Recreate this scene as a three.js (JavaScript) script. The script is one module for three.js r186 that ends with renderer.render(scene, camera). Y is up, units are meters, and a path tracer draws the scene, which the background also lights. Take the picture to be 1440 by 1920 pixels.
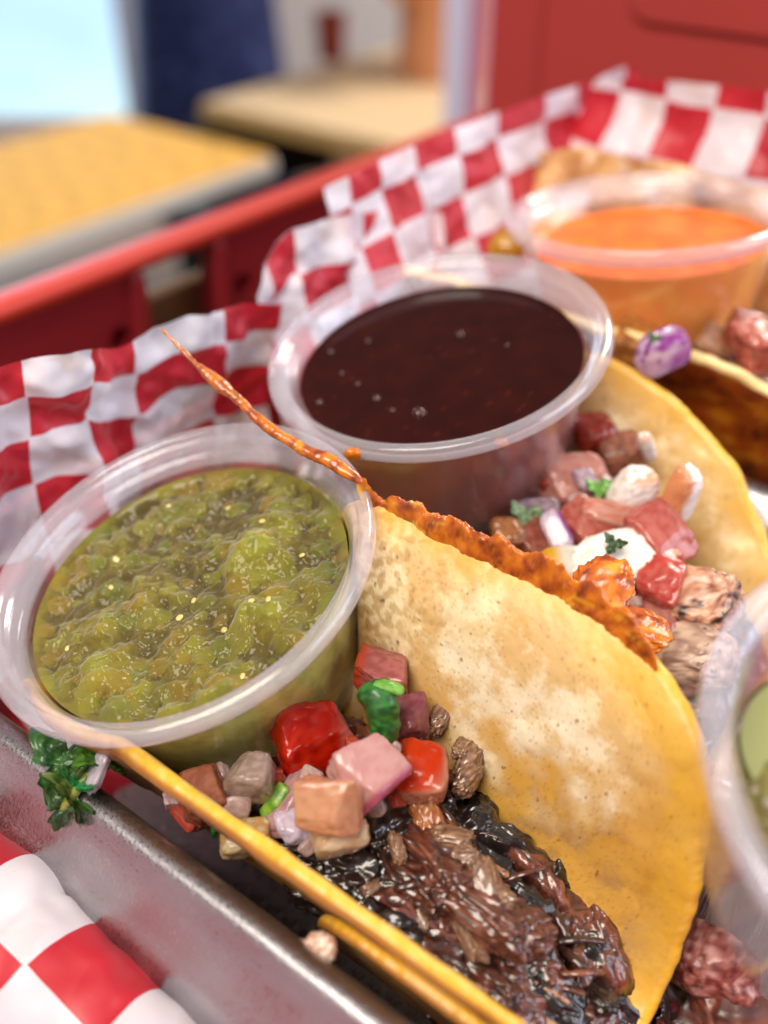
import * as THREE from 'three';
import { RectAreaLightUniformsLib } from 'three/addons/lights/RectAreaLightUniformsLib.js';
import { mergeGeometries, mergeVertices } from 'three/addons/utils/BufferGeometryUtils.js';
import { RoundedBoxGeometry } from 'three/addons/geometries/RoundedBoxGeometry.js';
import { MarchingCubes } from 'three/addons/objects/MarchingCubes.js';
import { createNoise3D, createNoise4D } from 'simplex-noise';

// ---------------------------------------------------------------- camera, light, exposure
const scene = new THREE.Scene();
const renderer = new THREE.WebGLRenderer({ antialias: true });
renderer.toneMapping = THREE.LinearToneMapping;
renderer.toneMappingExposure = 1.0;
renderer.shadowMap.enabled = true;
const CAMY = 0.18, PITCH = 35 * Math.PI / 180, FPX = 2000;
const camera = new THREE.PerspectiveCamera(2 * Math.atan(960 / FPX) * 180 / Math.PI, 0.75, 0.01, 30);
camera.position.set(0, CAMY, 0);
camera.rotation.set(-PITCH, 0, 0);
camera.focus = 0.166;
camera.userData.fStop = 8;
camera.updateMatrixWorld();
scene.background = new THREE.Color(0.12, 0.12, 0.135);
RectAreaLightUniformsLib.init();
function areaLight(color, intensity, w, h, pos, look) {
  const l = new THREE.RectAreaLight(color, intensity, w, h);
  l.position.set(...pos); l.lookAt(...look); scene.add(l); return l;
}
const KEY = [-0.35, 1.15, 0.35], KEYLOOK = [0, 0.05, -0.15];
areaLight(new THREE.Color(1, 0.90, 0.78), 14.5, 0.8, 0.65, KEY, KEYLOOK);
const KEY2 = [1.7, 1.9, -2.4], KEY2LOOK = [-0.4, -0.4, -2.3];
areaLight(new THREE.Color(1, 0.9, 0.78), 26, 1.2, 1.0, KEY2, KEY2LOOK);
const WIN2 = { p: [1.5, 0.75, 0.25], look: [0, 0.06, -0.14], w: 1.1, h: 1.1 };
areaLight(new THREE.Color(0.80, 0.88, 1.0), 5.5, WIN2.w, WIN2.h, WIN2.p, WIN2.look);
const WIN = { x0: -3.3, x1: -1.0, y0: -1.0, y1: 1.25, z: -4.5 };
areaLight(new THREE.Color(0.62, 0.80, 1.0), 10, WIN.x1 - WIN.x0, WIN.y1 - WIN.y0, [(WIN.x0 + WIN.x1) / 2, (WIN.y0 + WIN.y1) / 2, WIN.z + 0.02], [(WIN.x0 + WIN.x1) / 2, (WIN.y0 + WIN.y1) / 2, 0]);

// ---------------------------------------------------------------- helpers
let _s = 12345;
const rnd = () => { _s = (_s + 0x6d2b79f5) | 0; let t = Math.imul(_s ^ (_s >>> 15), 1 | _s); t = (t + Math.imul(t ^ (t >>> 7), 61 | t)) ^ t; return ((t ^ (t >>> 14)) >>> 0) / 4294967296; };
const rr = (a, b) => a + (b - a) * rnd();
const N3 = createNoise3D(rnd), N4 = createNoise4D(rnd);
function fbm(x, y, z, o = 4) { let a = 0, s = 1, t = 0; for (let i = 0; i < o; i++) { a += s * N3(x, y, z); t += s; s *= 0.5; x = x * 2 + 7.1; y = y * 2 + 3.3; z = z * 2 + 1.7; } return a / t; }
const ridge = (x, y, z, o = 2) => { let a = 0, s = 1, t = 0; for (let i = 0; i < o; i++) { a += s * (1 - Math.abs(N3(x, y, z))); t += s; s *= 0.5; x = x * 2 + 5; y = y * 2; z = z * 2 + 9; } return a / t; };
const clamp = (x, a = 0, b = 1) => Math.min(b, Math.max(a, x));
const sm = (a, b, x) => { const t = clamp((x - a) / (b - a)); return t * t * (3 - 2 * t); };
const mix = (a, b, t) => a + (b - a) * t;
const L = (hex) => new THREE.Color(hex).toArray();
const mixc = (a, b, t) => [mix(a[0], b[0], t), mix(a[1], b[1], t), mix(a[2], b[2], t)];
const V = (x, y, z) => new THREE.Vector3(x, y, z);
// tray frame: u runs along the tacos, v across them, y up
const CU = Math.cos(0.6697), SU = Math.sin(0.6697);
const T = (u, y, v) => V(CU * u + SU * v, y, SU * u - CU * v);
const UV = (p) => [CU * p.x + SU * p.z, SU * p.x - CU * p.z];
const UVEC = T(1, 0, 0), VVEC = T(0, 0, 1);
// points of the place, found from where they stand in the picture and a distance, height or plane of the tray
const cp = Math.cos(PITCH), sp = Math.sin(PITCH);
const ray = (px, py) => { const a = (px - 720) / FPX, b = (py - 960) / FPX; return V(a, -(sp + b * cp), -(cp - b * sp)); };
const atS = (px, py, s) => ray(px, py).multiplyScalar(s).add(V(0, CAMY, 0));
const atY = (px, py, y) => { const r = ray(px, py); return r.multiplyScalar((y - CAMY) / r.y).add(V(0, CAMY, 0)); };
const atU = (px, py, u) => { const r = ray(px, py), k = CU * r.x + SU * r.z; return r.multiplyScalar(u / k).add(V(0, CAMY, 0)); };
const atV = (px, py, v) => { const r = ray(px, py), k = SU * r.x - CU * r.z; return r.multiplyScalar(v / k).add(V(0, CAMY, 0)); };

const taken = {};
const numbered = (n) => { const k = taken[n] = (taken[n] ?? -1) + 1; return k ? n + '_' + String(k).padStart(3, '0') : n; };
function thing(name, label, category, pos = V(0, 0, 0), group, turn = 0) {
  const o = new THREE.Group(); o.name = numbered(name); o.position.copy(pos); o.rotation.y = turn;
  o.userData = { label, category }; if (group) o.userData.group = group;
  scene.add(o); o.updateMatrixWorld(); return o;
}
function structure(o) { o.userData.kind = 'structure'; return o; }
function put(parent, name, geo, mat, label) {          // geo is given in world axes and moved into the parent's own
  const m = new THREE.Mesh(geo, mat); m.name = name; m.castShadow = m.receiveShadow = true;
  if (parent) { parent.updateMatrixWorld(); geo.applyMatrix4(parent.matrixWorld.clone().invert()); parent.add(m); }
  if (label) m.userData.label = label;
  return m;
}
function solo(name, label, category, geo, mat, group) { // a thing that is one mesh, with its origin at its base
  geo.computeBoundingBox(); const b = geo.boundingBox, c = V((b.min.x + b.max.x) / 2, b.min.y, (b.min.z + b.max.z) / 2);
  geo.translate(-c.x, -c.y, -c.z);
  const m = new THREE.Mesh(geo, mat); m.name = numbered(name); m.position.copy(c); m.castShadow = m.receiveShadow = true;
  m.userData = { label, category }; if (group) m.userData.group = group; scene.add(m); return m;
}
// grid surface from f(i/nu, j/nv) -> Vector3 with optional colour
function grid(nu, nv, f, col, { closeU = false, uv } = {}) {
  const P = [], C = [], U = [], I = [];
  for (let j = 0; j <= nv; j++) for (let i = 0; i <= nu; i++) {
    const s = i / nu, t = j / nv, p = f(closeU && i === nu ? 0 : s, t); P.push(p.x, p.y, p.z);
    if (col) C.push(...col(s, t, p)); const w = uv ? uv(s, t, p) : [s, t]; U.push(w[0], w[1]);
  }
  for (let j = 0; j < nv; j++) for (let i = 0; i < nu; i++) { const a = j * (nu + 1) + i, b = a + 1, c = a + nu + 1, d = c + 1; I.push(a, b, d, a, d, c); }
  const g = new THREE.BufferGeometry();
  g.setAttribute('position', new THREE.Float32BufferAttribute(P, 3)); g.setAttribute('uv', new THREE.Float32BufferAttribute(U, 2));
  if (col) g.setAttribute('color', new THREE.Float32BufferAttribute(C, 3));
  g.setIndex(I); g.computeVertexNormals();
  if (closeU) { const n = g.attributes.normal; for (let j = 0; j <= nv; j++) { const a = j * (nu + 1), b = a + nu, x = n.getX(a) + n.getX(b), y = n.getY(a) + n.getY(b), z = n.getZ(a) + n.getZ(b), l = Math.hypot(x, y, z) || 1; n.setXYZ(a, x / l, y / l, z / l); n.setXYZ(b, x / l, y / l, z / l); } }
  return g;
}
function colorize(g, f) { const p = g.attributes.position, n = g.attributes.normal, C = new Float32Array(p.count * 3), a = V(), b = V(); for (let i = 0; i < p.count; i++) { a.fromBufferAttribute(p, i); b.fromBufferAttribute(n, i); C.set(f(a, b), i * 3); } g.setAttribute('color', new THREE.BufferAttribute(C, 3)); return g; }
// uneven cube or lump: superellipsoid of power p with warped corners and noise; col(q, noise) in its own axes
function lump(w, h, d, { p = 6, n = 10, jit = 0.12, cuts = 0, amp = 0.03, fine = 0.012, freq = 2.2, fib = null, col = () => [1, 1, 1] } = {}) {
  const g0 = new THREE.BoxGeometry(2, 2, 2, n, n, n); g0.deleteAttribute('uv'); g0.deleteAttribute('normal');
  const g = mergeVertices(g0, 1e-4), P = g.attributes.position, C = new Float32Array(P.count * 3), o = rr(0, 100);
  const cl = []; for (let k = 0; k < cuts; k++) { const a = rr(0, 6.28), b = rr(-0.9, 0.9), c = Math.sqrt(1 - b * b); cl.push([Math.cos(a) * c, b, Math.sin(a) * c, rr(0.88, 1.15)]); }
  const cj = []; for (let k = 0; k < 8; k++) cj.push([rr(-jit, jit), rr(-jit, jit), rr(-jit, jit)]);
  for (let i = 0; i < P.count; i++) {
    let x = P.getX(i), y = P.getY(i), z = P.getZ(i);
    const e = (t) => Math.sign(t) * Math.pow(Math.abs(t), 0.8); x = e(x); y = e(y); z = e(z);
    const l = Math.pow(Math.abs(x) ** p + Math.abs(y) ** p + Math.abs(z) ** p, 1 / p); x /= l; y /= l; z /= l;
    for (const c of cl) { const e = x * c[0] + y * c[1] + z * c[2] - c[3]; if (e > 0) { x -= e * c[0]; y -= e * c[1]; z -= e * c[2]; } }
    const q = [x, y, z], nz = fbm(x * freq + o, y * freq, z * freq, 3);
    let k = 1 + amp * nz * 2 + fine * fbm(x * 7 + o, y * 7, z * 7, 2);
    if (fib) k += fib.amp * (ridge(x * fib.fx + o, y * fib.f, z * fib.f + o, 3) - 0.6);
    let ax = 0, ay = 0, az = 0;
    for (let c = 0; c < 8; c++) { const wgt = (c & 1 ? 1 + x : 1 - x) * (c & 2 ? 1 + y : 1 - y) * (c & 4 ? 1 + z : 1 - z) / 8; ax += wgt * cj[c][0]; ay += wgt * cj[c][1]; az += wgt * cj[c][2]; }
    P.setXYZ(i, (x * k + ax) * w / 2, (y * k + ay) * h / 2, (z * k + az) * d / 2);
    C.set(col(q, nz, o), i * 3);
  }
  g.setAttribute('color', new THREE.BufferAttribute(C, 3)); g.computeVertexNormals(); return g;
}
const E_ = new THREE.Euler(), Q_ = new THREE.Quaternion(), M_ = new THREE.Matrix4(), ONE = V(1, 1, 1);
const place = (g, pos, rx = 0, ry = 0, rz = 0) => g.applyMatrix4(M_.compose(pos, Q_.setFromEuler(E_.set(rx, ry, rz, 'YXZ')), ONE));
// sweep along points with a radius function (t, angle) -> [across, up] radii and noise
function sweep(pts, nt, na, rad, col, amp = 0) {
  const c = new THREE.CatmullRomCurve3(pts, false, 'centripetal'), P = [];
  const up = V(0, 1, 0);
  return grid(na, nt, (s, t) => {
    const tt = clamp(t, 0.0005, 0.9995), p = c.getPoint(tt), tg = c.getTangent(tt), b = V().crossVectors(tg, up).normalize(), n = V().crossVectors(b, tg), a = s * Math.PI * 2;
    let [ra, rb] = rad(t, a); const end = Math.sqrt(clamp(1 - Math.abs(2 * t - 1) ** 14)); ra *= end; rb *= end;
    const q = p.clone().addScaledVector(b, Math.cos(a) * ra).addScaledVector(n, Math.sin(a) * rb);
    if (amp) { const z = (fbm(q.x * 170, q.y * 170, q.z * 170, 3) + 0.35 * fbm(q.x * 700, q.y * 700, q.z * 700, 2)) * amp * end; q.addScaledVector(b, Math.cos(a) * z).addScaledVector(n, Math.sin(a) * z); }
    return q;
  }, col, { closeU: true });
}
// ---------------------------------------------------------------- textures and materials
function tex(n, f, srgb) {
  const d = new Uint8Array(n * n * 4);
  for (let y = 0; y < n; y++) for (let x = 0; x < n; x++) { const c = f(x / n, y / n); d.set(Array.isArray(c) ? [c[0] * 255, c[1] * 255, c[2] * 255, 255] : [c * 255, c * 255, c * 255, 255], (y * n + x) * 4); }
  const t = new THREE.DataTexture(d, n, n); t.wrapS = t.wrapT = THREE.RepeatWrapping; t.magFilter = THREE.LinearFilter; t.minFilter = THREE.LinearFilter;
  if (srgb) t.colorSpace = THREE.SRGBColorSpace; t.needsUpdate = true; return t;
}
const tn = (x, y, k, o = 4) => { let a = 0, s = 1, w = 0, r = k / (2 * Math.PI); for (let i = 0; i < o; i++) { a += s * N4(r * Math.cos(x * 6.2832), r * Math.sin(x * 6.2832), r * Math.cos(y * 6.2832) + i * 9, r * Math.sin(y * 6.2832)); w += s; s *= 0.5; r *= 2; } return a / w; };
const grainT = tex(512, (x, y) => clamp(0.5 + 0.5 * tn(x, y, 14, 5)));
const woodT = tex(512, (x, y) => { const g = tn(x, y * 0.5, 3, 3) * 0.5, k = 0.5 + 0.5 * Math.sin((y * 14 + g * 3) * 6.2832); const s = clamp(0.75 + 0.2 * k + 0.12 * tn(x, y, 40, 2)); return [s, s * 0.97, s * 0.92]; });
const rep = (t, x, y) => { const c = t.clone(); c.repeat.set(x, y); c.needsUpdate = true; return c; };
const std = (o) => new THREE.MeshStandardMaterial(o), phy = (o) => new THREE.MeshPhysicalMaterial(o);
const rgb = (a) => new THREE.Color(...a);
const M = {
  rim: phy({ color: new THREE.Color(0.94, 0.93, 0.985), roughness: 0.13, transmission: 0.83, thickness: 0, ior: 1.5, clearcoat: 0.6, clearcoatRoughness: 0.1 }),
  cup: phy({ color: new THREE.Color(0.98, 0.97, 0.985), roughness: 0.12, transmission: 0.97, thickness: 0, ior: 1.5, clearcoat: 0.5, clearcoatRoughness: 0.08 }),
  flesh: phy({ vertexColors: true, color: 0xffffff, roughness: 0.25, transmission: 0.45, thickness: 0.01, ior: 1.34, clearcoat: 0.4, clearcoatRoughness: 0.1 }),
  tortilla: phy({ vertexColors: true, roughness: 0.5, clearcoat: 0.35, clearcoatRoughness: 0.3, bumpMap: grainT, bumpScale: 0.00008 }),
  crisp: phy({ vertexColors: true, roughness: 0.4, clearcoat: 0.7, clearcoatRoughness: 0.18 }),
  meat: phy({ vertexColors: true, roughness: 0.42, clearcoat: 1, clearcoatRoughness: 0.07 }),
  chicken: phy({ vertexColors: true, roughness: 0.5, clearcoat: 0.45, clearcoatRoughness: 0.2 }),
  leaf: phy({ vertexColors: true, roughness: 0.5, clearcoat: 0.35, clearcoatRoughness: 0.12 }),
  salsa: phy({ vertexColors: true, roughness: 1, transmission: 0.45, thickness: 0, clearcoat: 0.7, clearcoatRoughness: 0.1 }),
  thick: phy({ vertexColors: true, roughness: 0.5 }),
  juice: phy({ vertexColors: true, roughness: 0.6, clearcoat: 0.2, clearcoatRoughness: 0.1 }),
  sauce: phy({ vertexColors: true, roughness: 0.035, ior: 1.42 }),
  steel: std({ color: new THREE.Color(0.40, 0.385, 0.40), metalness: 1, roughness: 0.75, roughnessMap: rep(grainT, 0.6, 3), bumpMap: grainT, bumpScale: 0.00006 }),
  crate: phy({ color: new THREE.Color(0.42, 0.016, 0.022), roughness: 0.38, clearcoat: 0.3, clearcoatRoughness: 0.25 }),
  box: std({ color: new THREE.Color(0.42, 0.045, 0.04), roughness: 0.5, bumpMap: grainT, bumpScale: 0.0001 }),
  bench: phy({ color: new THREE.Color(0.27, 0.012, 0.022), roughness: 0.45, clearcoat: 0.2, clearcoatRoughness: 0.3 }),
  wood: std({ color: new THREE.Color(0.16, 0.085, 0.03), roughness: 0.6, map: rep(woodT, 4, 4) }),
  rail: phy({ color: new THREE.Color(0.5, 0.035, 0.018), roughness: 0.45 }),
  black: std({ color: 0x0b0a0b, roughness: 0.5 }),
};

// ================================================================ the setting
{
  const f = new THREE.Mesh(new THREE.BoxGeometry(12, 0.1, 10), std({ color: new THREE.Color(0.19, 0.10, 0.05), roughness: 0.9, map: rep(woodT, 10, 10) }));
  f.name = 'floor'; f.position.set(0, -1.17, -2); structure(f); scene.add(f);
  // back wall round the glass door
  const wm = std({ color: new THREE.Color(0.84, 0.82, 0.84), roughness: 0.8 }), H0 = -1.12, H1 = 2.2, z = -4.55, g = [];
  const pan = (x0, x1, y0, y1) => { const b = new THREE.BoxGeometry(x1 - x0, y1 - y0, 0.1); b.translate((x0 + x1) / 2, (y0 + y1) / 2, z); return b; };
  g.push(pan(-6, WIN.x0, H0, H1), pan(WIN.x1, 6, H0, H1), pan(WIN.x0, WIN.x1, H0, WIN.y0), pan(WIN.x0, WIN.x1, WIN.y1, H1));
  const w = new THREE.Mesh(mergeGeometries(g), wm); w.name = 'wall'; structure(w); scene.add(w);
  const win = thing('window', 'bright glass front letting bluish daylight in at the far left', 'window', V((WIN.x0 + WIN.x1) / 2, WIN.y0, WIN.z));
  const pg = new THREE.BoxGeometry(WIN.x1 - WIN.x0, WIN.y1 - WIN.y0, 0.006); pg.translate((WIN.x0 + WIN.x1) / 2, (WIN.y0 + WIN.y1) / 2, WIN.z - 0.03);
  put(win, 'pane', pg, std({ color: 0x000000, emissive: 0xffffff, emissiveMap: tex(256, (x, y) => { const n = sm(-0.5, 0.5, tn(x, y, 1.6, 3)); return [mix(0.62, 0.86, n), mix(0.76, 1, n), 1]; }, true), emissiveIntensity: 1.28 }));
  const fr = []; for (const x of [WIN.x0, WIN.x1]) { const b = new THREE.BoxGeometry(0.07, WIN.y1 - WIN.y0, 0.05); b.translate(x, (WIN.y0 + WIN.y1) / 2, WIN.z + 0.027); fr.push(b); }
  put(win, 'frame', mergeGeometries(fr), std({ color: new THREE.Color(0.55, 0.6, 0.75), roughness: 0.6 }));
  const w2 = thing('window', 'tall bright side window to the right of the food basket', 'window', V(...WIN2.p)); w2.lookAt(...WIN2.look); w2.updateMatrixWorld();
  { const p = new THREE.Mesh(new THREE.BoxGeometry(WIN2.w, WIN2.h, 0.006), std({ color: 0, emissive: new THREE.Color(0.8, 0.88, 1), emissiveIntensity: 1 })); p.name = 'pane'; p.position.z = -0.01; w2.add(p);
    for (const [fw, fh, x, y] of [[WIN2.w + 0.1, 0.05, 0, WIN2.h / 2 + 0.025], [WIN2.w + 0.1, 0.05, 0, -WIN2.h / 2 - 0.025], [0.05, WIN2.h, WIN2.w / 2 + 0.025, 0], [0.05, WIN2.h, -WIN2.w / 2 - 0.025, 0]]) { const f = new THREE.Mesh(new RoundedBoxGeometry(fw, fh, 0.05, 2, 0.005), std({ color: 0xd8d8dc })); f.name = 'frame'; f.position.set(x, y, -0.02); w2.add(f); } }
  for (const [K, KL, w, h, lab] of [[KEY, KEYLOOK, 0.8, 0.65, 'soft white ceiling panel light above the paper lined basket'], [KEY2, KEY2LOOK, 1.2, 1.0, 'warm ceiling panel light above the far wooden tables']]) {
  const cl = thing('ceiling_light', lab, 'lamp', V(...K));
  cl.lookAt(...KL); cl.updateMatrixWorld();
  const lp = new THREE.Mesh(new THREE.BoxGeometry(w, h, 0.01), std({ color: 0, emissive: new THREE.Color(1, 0.93, 0.86), emissiveIntensity: 1 })); lp.name = 'diffuser'; lp.position.z = -0.012; cl.add(lp);
  const lf = new THREE.Mesh(new RoundedBoxGeometry(w + 0.06, h + 0.06, 0.04, 2, 0.01), std({ color: 0xcccccc })); lf.name = 'frame'; lf.position.z = -0.045; cl.add(lf); }
}
// tables
function table(name, label, cat, c, dirA, la, dirB, lb, y, th, mat, edgeMat, legs = true, floorY = -1.12) {
  const t = thing(name, label, cat, V(c.x, floorY, c.z), undefined, Math.atan2(-dirA.z, dirA.x));
  const tp = new THREE.Mesh(new RoundedBoxGeometry(la, th, lb, 3, 0.006), mat); tp.name = 'table_top'; tp.position.y = y - floorY - th / 2; t.add(tp);
  if (edgeMat) { const e = new THREE.Mesh(new RoundedBoxGeometry(la + 0.008, th * 0.8, lb + 0.008, 2, 0.004), edgeMat); e.name = 'edge_band'; e.position.y = y - floorY - th * 0.6; t.add(e); }
  if (legs) { const h = y - floorY - th - 0.02; const l = new THREE.Mesh(new THREE.CylinderGeometry(0.035, 0.035, h, 20), M.black); l.name = 'pedestal'; l.position.y = h / 2 + 0.02; t.add(l); const b = new THREE.Mesh(new THREE.CylinderGeometry(0.16, 0.18, 0.02, 28), M.black); b.name = 'base'; b.position.y = 0.01; t.add(b); }
  return t;
}
{
  const yT = CAMY - 0.55, A = atY(510, 288, yT), B = atY(205, 212, yT), C = atY(0, 470, yT);
  const dB = B.clone().sub(A), dC = C.clone().sub(A), lb = dB.length(), dir = dB.clone().normalize(), per = V(-dir.z, 0, dir.x); if (per.dot(dC) < 0) per.negate();
  const len = 1.0, cen = A.clone().addScaledVector(dir, lb / 2).addScaledVector(per, len / 2);
  const wm = std({ color: new THREE.Color(0.95, 0.52, 0.085), roughness: 0.9, map: rep(woodT, 1, 1) });
  table('wooden_table', 'honey coloured wooden table nearest the glass front', 'table', cen, dir, lb, per, len, yT, 0.035, wm, std({ color: new THREE.Color(0.62, 0.6, 0.56), roughness: 0.5 }));
  const A2 = atY(378, 190, yT), B2 = atY(640, 247, yT), d2 = B2.clone().sub(A2), p2 = V(-d2.z, 0, d2.x).normalize(), q2 = atY(590, 95, yT).sub(A2); if (p2.dot(q2) < 0) p2.negate();
  const l2 = 0.62, c2 = A2.clone().addScaledVector(d2, 0.5).addScaledVector(p2, l2 / 2);
  c2.addScaledVector(d2.clone().normalize(), 0.08);
  table('wooden_table', 'paler wooden table beside the person in navy', 'table', c2, d2.clone().normalize(), d2.length() + 0.16, p2, l2, yT, 0.035, std({ color: new THREE.Color(0.9, 0.68, 0.42), roughness: 0.8, map: rep(woodT, 1, 1) }), std({ color: new THREE.Color(0.7, 0.45, 0.15), roughness: 0.5 }));
  const cc = atY(575, 255, yT - 0.1);
  const ch = thing('chair', 'black chair tucked between the two far tables', 'chair', V(cc.x, -1.12, cc.z), undefined, 0.6);
  const bx = (n, w, h, d, x, y, z) => { const m = new THREE.Mesh(new RoundedBoxGeometry(w, h, d, 2, 0.008), M.black); m.name = n; m.position.set(x, y, z); ch.add(m); };
  bx('seat', 0.4, 0.04, 0.4, 0, 0.46, 0); bx('backrest', 0.36, 0.16, 0.025, 0, 0.58, -0.19);
  for (const x of [-0.17, 0.17]) for (const z of [-0.17, 0.17]) bx('leg', 0.03, 0.44, 0.03, x, 0.22, z);
  // own table
  const c0 = T(0.09, 0, 0.1);  // edge at u = -0.24
  table('wooden_table', 'brown wooden table that the food basket stands on', 'table', V(c0.x, 0, c0.z), UVEC, 0.66, VVEC, 0.9, 0, 0.03, std({ color: new THREE.Color(0.22, 0.12, 0.06), roughness: 0.45, map: rep(woodT, 1, 1) }), null);
  // tumbler on the far table
  const tp = atY(622, 112, yT);
  const tm = thing('tumbler', 'small dark red tumbler standing on the paler far table', 'tumbler', tp);
  put(tm, 'body', new THREE.LatheGeometry([[0, 0], [0.03, 0], [0.036, 0.1], [0.033, 0.1], [0.028, 0.005], [0, 0.005]].map((a) => new THREE.Vector2(...a)), 24).translate(tp.x, tp.y, tp.z), std({ color: new THREE.Color(0.3, 0.04, 0.03), roughness: 0.3 }));
  // pale post
  const po = atS(872, 120, 1.35);
  const post = thing('post', 'pale lavender post with a pink side left of the red box', 'post', V(po.x, -1.12, po.z));
  const pm = new THREE.Mesh(new RoundedBoxGeometry(0.028, 2.4, 0.05, 2, 0.004), std({ color: new THREE.Color(0.75, 0.7, 0.85), roughness: 0.5 })); pm.name = 'shaft'; pm.position.set(-0.012, 1.2, 0); post.add(pm);
  const pm2 = new THREE.Mesh(new RoundedBoxGeometry(0.022, 2.4, 0.046, 2, 0.004), std({ color: new THREE.Color(0.62, 0.2, 0.3), roughness: 0.5 })); pm2.name = 'side_strip'; pm2.position.set(0.0135, 1.2, 0); post.add(pm2);
}
// people far behind, joined from tapered bones
function body(bones, cell, colr) {
  const lo = V(9, 9, 9), hi = V(-9, -9, -9);
  for (const b of bones) for (const [p, r] of [[b[0], b[2]], [b[1], b[3]]]) { lo.min(V(...p).subScalar(r + 0.05)); hi.max(V(...p).addScalar(r + 0.05)); }
  const c = lo.clone().add(hi).multiplyScalar(0.5), h = Math.max(hi.x - lo.x, hi.y - lo.y, hi.z - lo.z) / 2, n = Math.ceil(2 * h / cell);
  const mc = new MarchingCubes(n, new THREE.MeshStandardMaterial(), false, false, 120000); mc.isolation = 0;
  const a = V(), d = V(), q = V();
  const dist = (x, y, z) => {
    let s = 0, best = 9, bi = 0;
    bones.forEach((b, i) => { a.set(...b[0]); d.set(...b[1]).sub(a); q.set(x, y, z).sub(a); const t = clamp(q.dot(d) / Math.max(d.lengthSq(), 1e-9)); const v = q.addScaledVector(d, -t).length() - mix(b[2], b[3], t); if (v < best) { best = v; bi = i; } s += Math.exp(-v * 45); });
    return [-Math.log(s) / 45, bi];
  };
  for (let k = 0; k < n; k++) for (let j = 0; j < n; j++) for (let i = 0; i < n; i++) mc.field[k * n * n + j * n + i] = -dist(c.x + (i - n / 2) / (n / 2) * h, c.y + (j - n / 2) / (n / 2) * h, c.z + (k - n / 2) / (n / 2) * h)[0];
  mc.update();
  const g = new THREE.BufferGeometry(), P = mc.positionArray.slice(0, mc.count * 3), C = new Float32Array(P.length);
  for (let i = 0; i < P.length; i += 3) { P[i] = c.x + P[i] * h; P[i + 1] = c.y + P[i + 1] * h; P[i + 2] = c.z + P[i + 2] * h; C.set(colr(dist(P[i], P[i + 1], P[i + 2])[1], P[i], P[i + 1], P[i + 2]), i); }
  g.setAttribute('position', new THREE.BufferAttribute(P, 3)); g.setAttribute('color', new THREE.BufferAttribute(C, 3));
  const m = mergeVertices(g, 1e-5); m.computeVertexNormals(); return m;
}
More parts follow.
